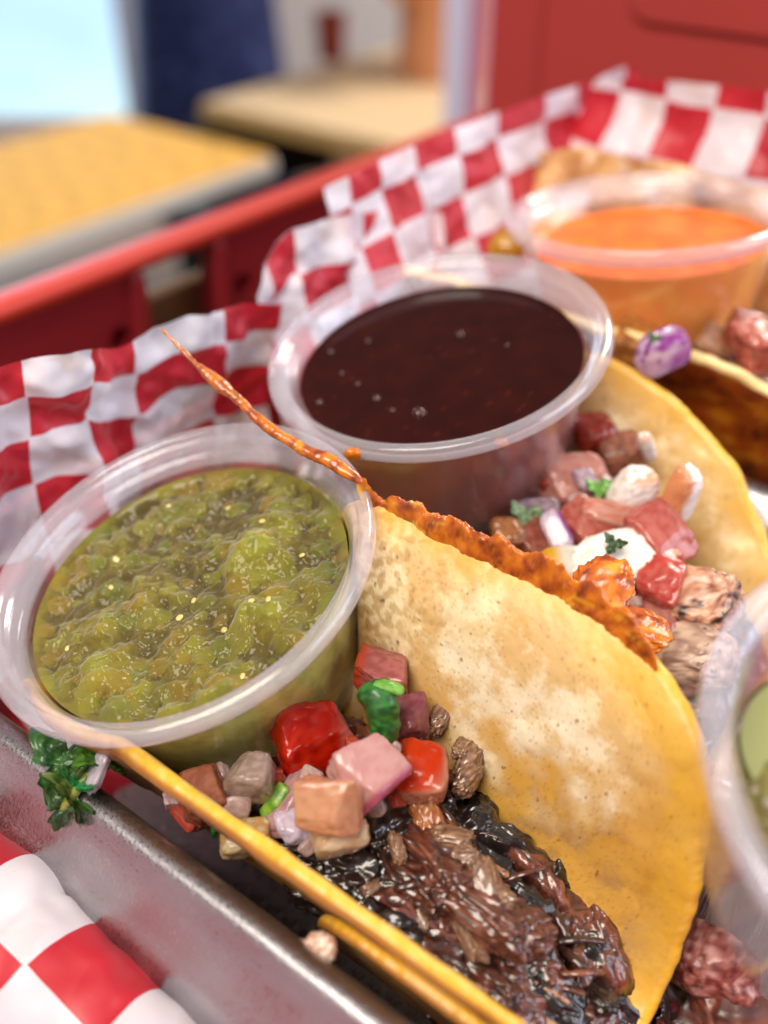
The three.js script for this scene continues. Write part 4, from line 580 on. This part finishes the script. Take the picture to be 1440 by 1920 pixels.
// shredded beef
{
  const t = thing('shredded_beef', 'glossy dark shredded beef heaped in the front taco', 'shredded beef', T(-0.07, 0.03, 0.084));
  const cBeef = (dark, mid, lite) => (q, n, o) => { const f = fbm(q[0] * 1.2 + o, q[1] * 6, q[2] * 6, 3), k = fbm(q[0] * 5, q[1] * 5 + o, q[2] * 5, 3); let c = mixc(dark, mid, sm(-0.5, 0.5, f + 0.25 * k)); return mixc(c, lite, 0.7 * sm(0.3, 0.8, f + 0.3 * n)); };
  const K = { black: cBeef(L('#0b0605'), L('#23100a'), L('#3c2014')), brown: cBeef(L('#230d07'), L('#5c2c1c'), L('#8a5238')), rose: cBeef(L('#34160f'), L('#6a3829'), L('#9a6450')), tan: cBeef(L('#5a3826'), L('#8e6a4e'), L('#bc9a78')) };
  const top = (u, v) => 0.0492 - 0.48 * Math.max(0, u + 0.055) - 9 * (v - 0.083) ** 2 + 0.003 * sm(0.08, 0.098, v) - 28 * Math.max(0, u + 0.034) ** 2;
  const ch = (p, w, h, d, rx, ry, rz, kind, n = 16) => put(t, kind === 'tan' ? 'meat_fibre' : 'meat_chunk', place(lump(w, h, d, { p: 2.6, n, jit: 0.25, amp: 0.14, freq: 1.9, fine: 0.012, fib: { amp: 0.09, fx: 0.7, f: 1.5 }, col: K[kind] }), p, rx, ry, rz), M.meat);
  // the wet merged mass, of many overlapping torn pieces
  const PC = { b: [L('#0d0706'), L('#1c0d08')], n: [L('#3a180e'), L('#743c2a')], r: [L('#50261c'), L('#8e5444')], t: [L('#7e543c'), L('#ac8464')] };
  const pcs = []; for (let i = 0; i < 190; i++) { const u = rr(-0.128, -0.022), v = rr(0.072, 0.102), [X, Y] = [u + 0.07, v - 0.083]; const q = rnd(), kind = q < 0.07 ? 't' : (v > 0.081 && u > -0.085 && u < -0.038) ? (q < 0.38 ? 'r' : q < 0.68 ? 'n' : 'b') : (q < 0.62 ? 'b' : q < 0.88 ? 'n' : 'r'); pcs.push([u, v, rr(0.0034, 0.0076) * (kind === 't' ? 0.6 : 1), rr(0.0015, 0.0034) * (kind === 't' ? 0.6 : 1), rr(-0.9, 0.9) + (rnd() < 0.2 ? 1.4 : 0), rr(0.0006, 0.0028), kind, rnd() * 50]); }
  const surf = (u, v) => {
    const wu = u + 0.0009 * N3(u * 330, v * 330, 1), wv = v + 0.0009 * N3(u * 330, v * 330, 7); let h = -0.0035, best = null, bq = 0, bx_ = 0, by_ = 0;
    for (const p of pcs) { const du = wu - p[0], dv = wv - p[1]; if (Math.abs(du) > 0.008 || Math.abs(dv) > 0.008) continue; const c = Math.cos(p[4]), s = Math.sin(p[4]), x = (c * du + s * dv) / p[2], y = (-s * du + c * dv) / p[3], q = 1 - x * x - y * y; if (q > 0) { const z = p[5] * Math.sqrt(q) + p[5] * 0.4 * x - 0.0012; if (z > h) { h = z; best = p; bq = q; bx_ = x; by_ = y; } } }
    const fibre = best ? 0.00022 * N3(bx_ * 1.2 + best[7], by_ * 3.4, best[7]) + 0.00004 * N3(bx_ * 3, by_ * 9, best[7]) : 0;
    return [h + fibre + 0.00007 * fbm(u * 900, v * 900, 3, 2), best, bx_, by_];
  };
  const bed = grid(460, 170, (s, w) => { const u = mix(-0.130, -0.020, s), v = mix(0.0722, 0.1025, w); return T(u, top(u, v) - 0.001 + surf(u, v)[0], v); }, (s, w) => { const u = mix(-0.130, -0.020, s), v = mix(0.0722, 0.1025, w), [h, p, x, y] = surf(u, v); if (!p) return L('#0c0605'); const [c0, c1] = PC[p[6]], f = N3(x * 1.3 + p[7], y * 3, p[7]) + 0.4 * fbm(u * 700, v * 700, 2, 2); return mixc(c0, c1, sm(-0.5, 0.7, f)); });
  put(t, 'meat_mass', bed, M.meat);
  // the pieces one can pick out, by place, size in mm, turn and colour
  const big = [[830, 1610, 0.049, 15, 7, 9, -0.9, 'rose'], [900, 1700, 0.0475, 17, 6, 8, -0.8, 'rose'], [960, 1740, 0.046, 11, 5, 7, -0.5, 'rose'], [790, 1650, 0.047, 12, 6, 8, -0.8, 'brown'], [740, 1560, 0.048, 11, 7, 9, 0.3, 'black'], [650, 1620, 0.0465, 11, 7, 9, -0.4, 'black'], [560, 1610, 0.045, 10, 6, 8, -0.6, 'black'], [600, 1665, 0.0435, 10, 6, 7, -0.6, 'black'], [735, 1735, 0.044, 11, 7, 8, -0.2, 'black'], [690, 1690, 0.0435, 9, 6, 8, 0.5, 'black'], [820, 1790, 0.042, 10, 6, 8, -0.7, 'brown'], [900, 1830, 0.0405, 12, 6, 8, -0.7, 'brown'], [985, 1800, 0.041, 15, 6, 8, -0.7, 'black'], [1050, 1830, 0.039, 11, 6, 7, -0.9, 'black'], [1000, 1870, 0.037, 11, 6, 8, -0.5, 'brown'], [930, 1880, 0.036, 10, 6, 8, -0.4, 'brown'], [1080, 1850, 0.037, 9, 6, 7, -0.6, 'black'], [880, 1560, 0.0485, 9, 6, 7, -0.9, 'brown'], [925, 1600, 0.046, 10, 6, 6, -0.9, 'brown'], [850, 1410, 0.05, 10, 7, 7, -1.0, 'black'], [880, 1490, 0.049, 8, 6, 6, -1.0, 'black'], [770, 1520, 0.049, 8, 5, 6, 0.3, 'brown'], [985, 1670, 0.045, 9, 5, 6, -0.9, 'rose'], [1060, 1890, 0.034, 9, 6, 7, -0.4, 'brown'], [870, 1760, 0.0435, 9, 4, 5, -1.3, 'brown'], [800, 1590, 0.0495, 7, 5, 6, 0.2, 'black'], [690, 1540, 0.0475, 9, 5, 6, 0.1, 'black'], [510, 1560, 0.045, 8, 5, 6, -0.5, 'black'], [960, 1900, 0.034, 10, 6, 7, -0.7, 'black'], [880, 1880, 0.036, 8, 5, 6, -0.7, 'black']];
  big.length = 12; for (const [px, py, y, w, h, d, r, k] of big) ch(atY(px, py, y), w * mm, h * mm, d * mm, rr(-0.3, 0.3), r + rr(-0.15, 0.15), rr(-0.25, 0.25), k, 22);
  const tans = [[850, 1570, 0.0525, 6, 2.2, 3.2, -0.2], [870, 1605, 0.052, 4, 2, 3, -0.5], [912, 1658, 0.0505, 4, 2, 7, 0.3], [935, 1680, 0.05, 5, 2, 3, -0.6], [700, 1660, 0.047, 5, 2, 3, 0.6], [745, 1590, 0.0515, 2, 1.6, 5, 0.3], [870, 1750, 0.0455, 2.2, 2, 9, 0.35], [885, 1765, 0.0455, 1.6, 1.5, 8, 0.5], [790, 1720, 0.046, 2, 1.6, 4, 0.3], [805, 1360, 0.0565, 2.2, 2, 7, -0.5], [828, 1335, 0.058, 3, 2.4, 8, -0.45], [880, 1430, 0.054, 3.6, 3, 7, -0.4], [875, 1462, 0.0535, 3.4, 3, 6, -0.5], [870, 1400, 0.055, 3, 2.6, 6, -0.5], [668, 1680, 0.0455, 2, 1.5, 4, 0.6]];
  for (const [px, py, y, w, h, d, r] of tans) ch(atY(px, py, y), w * mm, h * mm, d * mm, rr(-0.2, 0.4), r, rr(-0.2, 0.2), 'tan', 12);
  for (const [px, py, y, w, h, d, r, k] of [[860, 1905, 0.034, 9, 5, 6, -0.5, 'brown'], [1010, 1912, 0.033, 10, 6, 7, -0.5, 'brown'], [1085, 1895, 0.033, 9, 6, 6, -0.8, 'rose'], [640, 1690, 0.043, 7, 4, 5, -0.5, 'brown'], [780, 1830, 0.039, 8, 4, 5, -0.6, 'black'], [1110, 1905, 0.031, 9, 5, 6, -0.6, 'black'], [820, 1870, 0.036, 7, 4, 5, -0.6, 'brown']]) ch(atY(px, py, y), w * mm, h * mm, d * mm, rr(-0.3, 0.3), r, rr(-0.2, 0.2), k, 16);
  const cols3 = [L('#3a1a10'), L('#7e4630'), L('#b07a5c'), L('#5c2a1c'), L('#c8a080')];
  for (let i = 0; i < 46; i++) {
    const u = rr(-0.098, -0.03), v = rr(0.076, 0.090), p0 = T(u, top(u, v) + rr(-0.0010, 0.0006), v), a = rr(-1.3, 0.5), l = rr(0.0025, 0.005), d = V(Math.cos(a), rr(-0.3, 0.3), -Math.sin(a)), c = cols3[Math.floor(rnd() * 5)], rad = rr(0.0003, 0.0007);
    const side = V(-d.z, 0.3, d.x).multiplyScalar(l * rr(-0.25, 0.25));
    put(t, 'meat_fibre', sweep([p0.clone().addScaledVector(d, -l), p0.clone().add(side).add(V(0, 0.0008, 0)), p0.clone().addScaledVector(d, l)], 24, 8, () => [rad, rad * 0.7], (s, t, p) => mixc(c, [0.03, 0.01, 0.006], sm(0, 0.5, fbm(p.x * 700, p.y * 700, p.z * 700, 2))), 0.0003), M.meat);
  }
  for (let i = 0; i < 16; i++) { const u = rr(-0.118, -0.027), v = rr(0.073, 0.096); ch(T(u, top(u, v) - 0.0035 + rr(-0.001, 0.0015), v), rr(4, 9) * mm, rr(3, 5) * mm, rr(3, 5) * mm, rr(-0.4, 0.4), rr(-1.4, 0.4), rr(-0.4, 0.4), rnd() < 0.55 ? 'black' : rnd() < 0.6 ? 'brown' : 'rose', 11); }
}
// beef bits lying on the front tortilla
{
  const col = (q, n) => mixc(L('#3a1a12'), L('#8a5a48'), sm(-0.1, 0.5, n));
  const b = thing('beef_scrap', 'small glossy beef scrap stuck under the cheese crust', 'beef scrap', atS(965, 1155, 0.163));
  for (const [x, y, w, h, d] of [[945, 1140, 5, 3, 4], [975, 1160, 5.5, 3.2, 4.5], [985, 1185, 3.5, 2, 3]]) put(b, 'scrap_piece', place(lump(w * mm, h * mm, d * mm, { p: 2.5, n: 14, jit: 0.25, amp: 0.16, col }), atS(x, y, 0.1628), 0.4, rr(0, 3), 0.2), M.meat);
  solo('beef_scrap', 'thin dark meat flake stuck to the pale tortilla face', 'beef scrap', place(lump(5 * mm, 0.8 * mm, 2.6 * mm, { p: 2.5, n: 10, jit: 0.4, amp: 0.2, col }), atS(915, 1275, 0.1655), 0.9, 0.5, 0.3), M.meat);
}
// cheese shreds hanging between tortilla and rail
{
  const b = thing('cheese_shred', 'pale melted shred hanging beside the left tortilla edge', 'cheese shred', atS(590, 1800, 0.145));
  const c = cFlat('#e6d4c4', '#c08a70');
  for (const [x, y, w, h, d, r] of [[570, 1785, 6, 3, 3, 0.3], [600, 1775, 4, 3, 4, 0], [560, 1790, 3, 2, 4, 0.5], [608, 1825, 2.2, 2, 7.5, 0.5], [590, 1805, 3, 2, 4, 0.4]]) put(b, 'shred', place(lump(w * mm, h * mm, d * mm, { p: 2.4, n: 10, jit: 0.3, amp: 0.12, col: c }), atS(x, y, 0.1425), 0.9, r, 0.2), M.chicken);
}
// ================================================================ filling of the middle taco
{
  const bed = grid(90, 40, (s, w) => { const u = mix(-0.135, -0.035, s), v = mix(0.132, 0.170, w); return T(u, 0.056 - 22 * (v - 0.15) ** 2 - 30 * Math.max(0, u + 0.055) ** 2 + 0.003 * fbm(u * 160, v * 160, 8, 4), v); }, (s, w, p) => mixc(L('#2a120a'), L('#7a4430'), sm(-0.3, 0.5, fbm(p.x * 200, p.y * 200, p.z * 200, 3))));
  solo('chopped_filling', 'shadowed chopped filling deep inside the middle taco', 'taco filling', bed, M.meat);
  const D = (k, l, x, y, h, a, b, c, rx, ry, rz, col, o) => die(k, l, x, y, h, a * mm, b * mm, c * mm, rx, ry, rz, col, o);
  D('diced_tomato', 'dark red tomato cube against the brown cup wall', 1112, 812, 0.070, 9, 9, 9, 0.2, 0.3, 0.1, cFlat('#b8402c', '#963020'), { p: 5 });
  D('diced_tomato', 'large pale salmon tomato piece below the brown cup', 1070, 905, 0.0675, 12, 8, 11, 0.5, 0.5, 0.1, cFlat('#e4a494', '#d48c7c'), { p: 5 });
  D('diced_tomato', 'glossy red pink tomato cube beside the purple onion slice', 1095, 985, 0.0655, 9, 9, 9, 0.4, 0.7, 0.1, cFlat('#d07a6a', '#bc584c'));
  D('diced_tomato', 'long tomato strip in front of the white chicken piece', 1165, 970, 0.0675, 14, 6, 6, 0.4, -0.2, -0.1, cFlat('#d8826c', '#e4ac98'), { p: 4 });
  D('diced_tomato', 'red tomato wedge leaning on the right tortilla wall', 1238, 1005, 0.068, 9, 6, 14, 0.5, 0.75, 0.2, cFlat('#d47c70', '#c45c52'), { p: 5 });
  D('diced_tomato', 'bright red tomato cube in front of the charred chicken', 1236, 1092, 0.063, 9, 8, 9, 0.45, -0.5, 0.1, cFlat('#cc4c42', '#dc6c60'), { p: 4.5 });
  D('diced_tomato', 'pinkish tomato flap under the bright red tomato cube', 1225, 1155, 0.0585, 8, 4, 8, 0.4, -0.4, 0.1, cFlat('#d08a7c', '#c06a60'), { p: 4 });
  D('diced_tomato', 'orange brown tomato wedge by the start of the cheese crust', 955, 1005, 0.0645, 7, 8, 7, 0.5, 0.3, 0.3, cFlat('#b07444', '#9a5c34'), { p: 4 });
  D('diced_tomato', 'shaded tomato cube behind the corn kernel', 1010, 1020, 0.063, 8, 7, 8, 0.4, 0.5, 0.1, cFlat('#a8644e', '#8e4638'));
  D('diced_onion', 'short purple edged onion slice in the middle taco', 1045, 998, 0.067, 4.5, 3.4, 8.5, 0.5, 0.35, 0.5, (q, n) => mixc(L('#dcc8da'), L('#8a3a80'), sm(0.5, 0.85, q[0])), { p: 4 });
  D('diced_onion', 'flat mauve onion strip under the brown cup', 1015, 950, 0.067, 9, 2, 4, 0.3, 0.1, 0.1, cFlat('#b49aa4', '#8a7080'), { p: 4 });
  D('diced_onion', 'pale lilac onion bit above the white chicken chunk', 1098, 902, 0.0705, 4, 4, 6, 0.4, 0.3, 0.2, cFlat('#d8c4d0', '#b89cae'), { p: 4 });
  D('corn_kernel', 'single yellow and white corn kernel above the cheese crust', 1052, 1062, 0.0635, 9, 6, 7, 0.3, 0.1, 0.1, (q, n) => mixc(L('#f0eadc'), L('#eab42c'), sm(0.15, -0.45, q[0])), { p: 2.8 });
  const cw = (q, n) => mixc(mixc(L('#e8e0dc'), L('#cdbcb6'), sm(-0.2, 0.5, n)), L('#c88a5c'), 0.8 * sm(0.6, 0.95, Math.abs(q[1])) * sm(0, 0.3, q[2] + n));
  const fb = { amp: 0.1, fx: 0.6, f: 3 };
  D('chicken_piece', 'white chicken chunk standing near the right tortilla wall', 1185, 925, 0.0705, 8, 11, 7, 0.2, 0.3, -0.25, cw, { p: 3, n: 16, fib: fb, mat: M.chicken });
  D('chicken_piece', 'upright chicken slab with a browned orange edge', 1272, 935, 0.0705, 6, 13, 5, 0.1, 0.5, -0.15, (q, n) => mixc(L('#f2e8e4'), L('#d2895c'), sm(0.1, -0.5, q[0] + 0.4 * n)), { p: 4, n: 16, fib: fb, mat: M.chicken });
  D('chicken_piece', 'narrow white chicken strip highest on the tortilla wall', 1215, 838, 0.0725, 3, 9, 3, 0.3, 0.2, 0.45, cw, { p: 3, fib: fb, mat: M.chicken });
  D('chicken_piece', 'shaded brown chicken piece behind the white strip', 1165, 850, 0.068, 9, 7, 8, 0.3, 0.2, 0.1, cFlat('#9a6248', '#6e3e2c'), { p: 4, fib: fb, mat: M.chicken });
  D('chicken_piece', 'large white chicken slice behind the cheese crust flake', 1160, 1046, 0.0655, 21, 6, 10, 0.55, 0.4, 0.22, (q, n) => mixc(mixc(L('#ebe2da'), L('#d2bcae'), sm(-0.1, 0.5, n)), L('#b87a50'), 0.85 * sm(0.72, 0.95, q[0] + 0.1 * n)), { p: 3.2, n: 22, jit: 0.35, amp: 0.06, fib: fb, mat: M.chicken });
  const char = (q, n, o) => { const f = fbm(q[0] * 3 + o, q[1] * 3, q[2] * 3, 4); const g = fbm(q[0] * 1.1 + o, q[1] * 2, q[2] * 1.1, 3); let c = mixc(L('#d0a082'), L('#a2684a'), sm(-0.4, 0.4, f)); c = mixc(c, L('#5a2416'), 0.9 * sm(-0.1, 0.4, g + 0.3 * f)); return mixc(c, L('#170a07'), sm(0.2, 0.5, g + 0.45 * f)); };
  D('chicken_piece', 'charred chicken piece with black grill marks by the right cup', 1312, 1125, 0.0605, 16, 9, 13, 0.5, -0.5, 0.15, char, { p: 2.6, n: 24, amp: 0.07, fine: 0.03, fib: fb, mat: M.chicken });
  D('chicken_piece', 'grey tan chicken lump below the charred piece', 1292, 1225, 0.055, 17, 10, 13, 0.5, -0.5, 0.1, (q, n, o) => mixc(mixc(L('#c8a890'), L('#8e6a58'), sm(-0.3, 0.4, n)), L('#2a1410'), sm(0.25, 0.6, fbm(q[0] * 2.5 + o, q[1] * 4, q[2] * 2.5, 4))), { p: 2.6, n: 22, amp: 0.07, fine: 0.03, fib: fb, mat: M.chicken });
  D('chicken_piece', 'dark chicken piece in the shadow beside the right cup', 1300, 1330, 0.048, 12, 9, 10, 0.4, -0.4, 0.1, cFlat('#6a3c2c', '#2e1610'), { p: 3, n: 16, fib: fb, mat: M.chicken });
  D('chicken_piece', 'pale chicken end peeking past the front tortilla edge', 1352, 1610, 0.044, 11, 13, 11, 0.3, -0.4, 0.1, cFlat('#c08a68', '#8e5236'), { p: 3, n: 16, fib: fb, mat: M.chicken });
  D('chicken_piece', 'pinkish spongy chicken lump at the lower right below the cup', 1352, 1790, 0.030, 17, 18, 16, 0.3, -0.4, 0.1, (q, n, o) => { const f = fbm(q[0] * 3.5 + o, q[1] * 3.5, q[2] * 3.5, 4); return mixc(mixc(L('#8e4a42'), L('#c09088'), sm(0, 0.5, f)), L('#5a1c16'), sm(0.0, 0.4, -f)); }, { p: 2.6, n: 26, amp: 0.06, fine: 0.006, freq: 1.3, mat: M.chicken });
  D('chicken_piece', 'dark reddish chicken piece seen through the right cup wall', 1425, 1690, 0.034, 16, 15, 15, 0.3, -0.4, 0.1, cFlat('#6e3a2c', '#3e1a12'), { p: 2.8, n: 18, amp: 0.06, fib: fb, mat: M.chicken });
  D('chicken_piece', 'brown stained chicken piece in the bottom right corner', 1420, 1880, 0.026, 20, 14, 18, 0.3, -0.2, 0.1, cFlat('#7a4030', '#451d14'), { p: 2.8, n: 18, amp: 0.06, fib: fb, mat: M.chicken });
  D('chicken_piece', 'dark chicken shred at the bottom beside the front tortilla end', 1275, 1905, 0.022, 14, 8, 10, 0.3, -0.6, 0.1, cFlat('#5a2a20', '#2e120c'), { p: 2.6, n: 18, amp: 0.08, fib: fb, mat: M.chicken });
  solo('cilantro_bit', 'small bright cilantro leaf beside the lilac onion bit', 'cilantro', leaf(atY(1122, 918, 0.071), 0.0035, 0.9, 0.9, 0.2, ['#4a8a2c', '#7ab050']), M.leaf);
  solo('cilantro_bit', 'dark cilantro sliver lying on the large white chicken slice', 'cilantro', leaf(atY(1150, 1020, 0.0705), 0.0026, 0.9, 0.1, 0.2, ['#24401c', '#3a5a2c']), M.leaf);
  solo('cilantro_bit', 'wet grey green cilantro leaf under the mauve onion strip', 'cilantro', leaf(atY(985, 968, 0.068), 0.004, 0.9, 0.5, 0.2, ['#3a5a2c', '#7a8a6a']), M.leaf);
}
// purple onion on the far edge
{
  const t = thing('red_onion_piece', 'vivid purple red onion piece on the middle taco edge', 'red onion', atY(1248, 660, 0.083));
  put(t, 'onion_body', place(lump(11 * mm, 8 * mm, 7 * mm, { p: 4, n: 18, jit: 0.45, amp: 0.03, freq: 1.3, col: (q, n) => mixc(mixc(L('#e6cde2'), L('#bd7cbc'), sm(-0.5, 0.4, n + 0.5 * q[0])), L('#963c98'), sm(0.15, 0.7, n + 0.5 * q[1])) }), atY(1250, 657, 0.0845), 0.2, 0.4, 0.2), M.flesh);
  put(t, 'green_fleck', leaf(atY(1226, 634, 0.0885), 0.0018, 1.0, 0.3, 0, ['#2a4a1c', '#4a6a30']), M.leaf);
}
// filling of the back taco
{
  const D = (k, l, x, y, h, a, b, c, col, o) => die(k, l, x, y, h, a * mm, b * mm, c * mm, 0.3, rr(0, 1.5), 0.1, col, o);
  D('diced_tomato', 'blurred pink tomato cube at the far right edge', 1425, 640, 0.083, 11, 9, 10, cFlat('#c05a48', '#d88a78'));
  D('diced_tomato', 'blurred dark tomato piece behind the far right tomato cube', 1400, 622, 0.08, 9, 8, 9, cFlat('#8e3a2c', '#a85a48'));
  D('chicken_piece', 'blurred brown chicken piece between purple onion and orange cup', 1190, 640, 0.078, 12, 6, 9, cFlat('#7a4414', '#a86a24'), { mat: M.chicken });
  D('chicken_piece', 'blurred tan chicken piece behind the purple onion', 1340, 655, 0.076, 12, 7, 9, cFlat('#94623a', '#6a4022'), { mat: M.chicken });
  D('corn_kernel', 'blurred yellow kernel left of the orange sauce cup', 955, 462, 0.08, 11, 9, 9, cFlat('#d8a418', '#b88410'), { p: 2.8 });
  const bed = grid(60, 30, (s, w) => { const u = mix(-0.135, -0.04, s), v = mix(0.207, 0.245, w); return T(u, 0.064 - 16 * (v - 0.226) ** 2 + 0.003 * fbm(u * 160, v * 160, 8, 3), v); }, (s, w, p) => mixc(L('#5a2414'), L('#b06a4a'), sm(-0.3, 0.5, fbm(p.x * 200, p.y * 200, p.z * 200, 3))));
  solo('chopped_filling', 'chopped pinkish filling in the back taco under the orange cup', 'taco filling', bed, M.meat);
}
// what the right cup holds
{
  const c = CUPS.right;
  const loc = (x, y, z) => V(x, y, z).applyQuaternion(c.q).add(c.base);
  const cut = thing('cucumber_slice', 'pale cucumber slice with green skin in the right cup', 'cucumber', loc(-0.01, 0.012, 0));
  const inR = (p, r) => { const k = Math.min(1, r / Math.hypot(p.x, p.z)); p.x *= k; p.z *= k; return p; };
  const p1 = inR(inCup('right', 1430, 1335, 0.017), 0.0152);
  const g = new THREE.CylinderGeometry(0.010, 0.010, 0.007, 40, 6); place(g, V(0, 0, 0), 0.3, 0.2, 0.2);
  g.translate(...loc(p1.x, 0.016, p1.z).toArray());
  put(cut, 'flesh', g, phy({ color: rgb(L('#8c8e58')), roughness: 0.4, clearcoat: 0.7, clearcoatRoughness: 0.15 }));
  const sk = new THREE.CylinderGeometry(0.0104, 0.0104, 0.0068, 40, 1, true); place(sk, V(0, 0, 0), 0.3, 0.2, 0.2); sk.translate(...loc(p1.x, 0.016, p1.z).toArray());
  put(cut, 'skin', sk, phy({ color: rgb(L('#5c8a1c')), roughness: 0.4, clearcoat: 0.7 }));
  const p2 = inR(inCup('right', 1440, 1460, 0.016), 0.0155);
  solo('pickled_pepper', 'dull olive pickled pepper in the right cup', 'pickled pepper', place(lump(0.017, 0.012, 0.014, { p: 2.3, n: 20, amp: 0.05, col: cFlat('#7a7030', '#5e5420') }), loc(p2.x, 0.0135, p2.z), 0.3, 0.4, 0.2), M.leaf);
  const p3 = inR(inCup('right', 1440, 1230, 0.012), 0.0165);
  solo('diced_tomato', 'dull tomato piece behind the cucumber in the right cup', 'diced tomato', place(lump(0.012, 0.01, 0.01, { p: 4, n: 12, amp: 0.05, col: cFlat('#b8603c', '#8e4028') }), loc(p3.x, 0.012, p3.z), 0.3, 0.4, 0.2), M.flesh);
}
// sauce drops on the brown cup rim
for (const [x, y, s, l] of [[940, 832, 0.1855, 'orange sauce drop on the front of the brown cup rim'], [662, 851, 0.1835, 'orange sauce drop where brown cup rim meets the strand']])
  solo('sauce_drop', l, 'sauce drop', place(lump(0.0026, 0.0022, 0.0016, { p: 2.3, n: 10, jit: 0.2, amp: 0.08, col: cFlat('#d8780c', '#b85a08') }), atS(x, y, s), 0.5, 0, 0), M.sauce);

renderer.render(scene, camera);
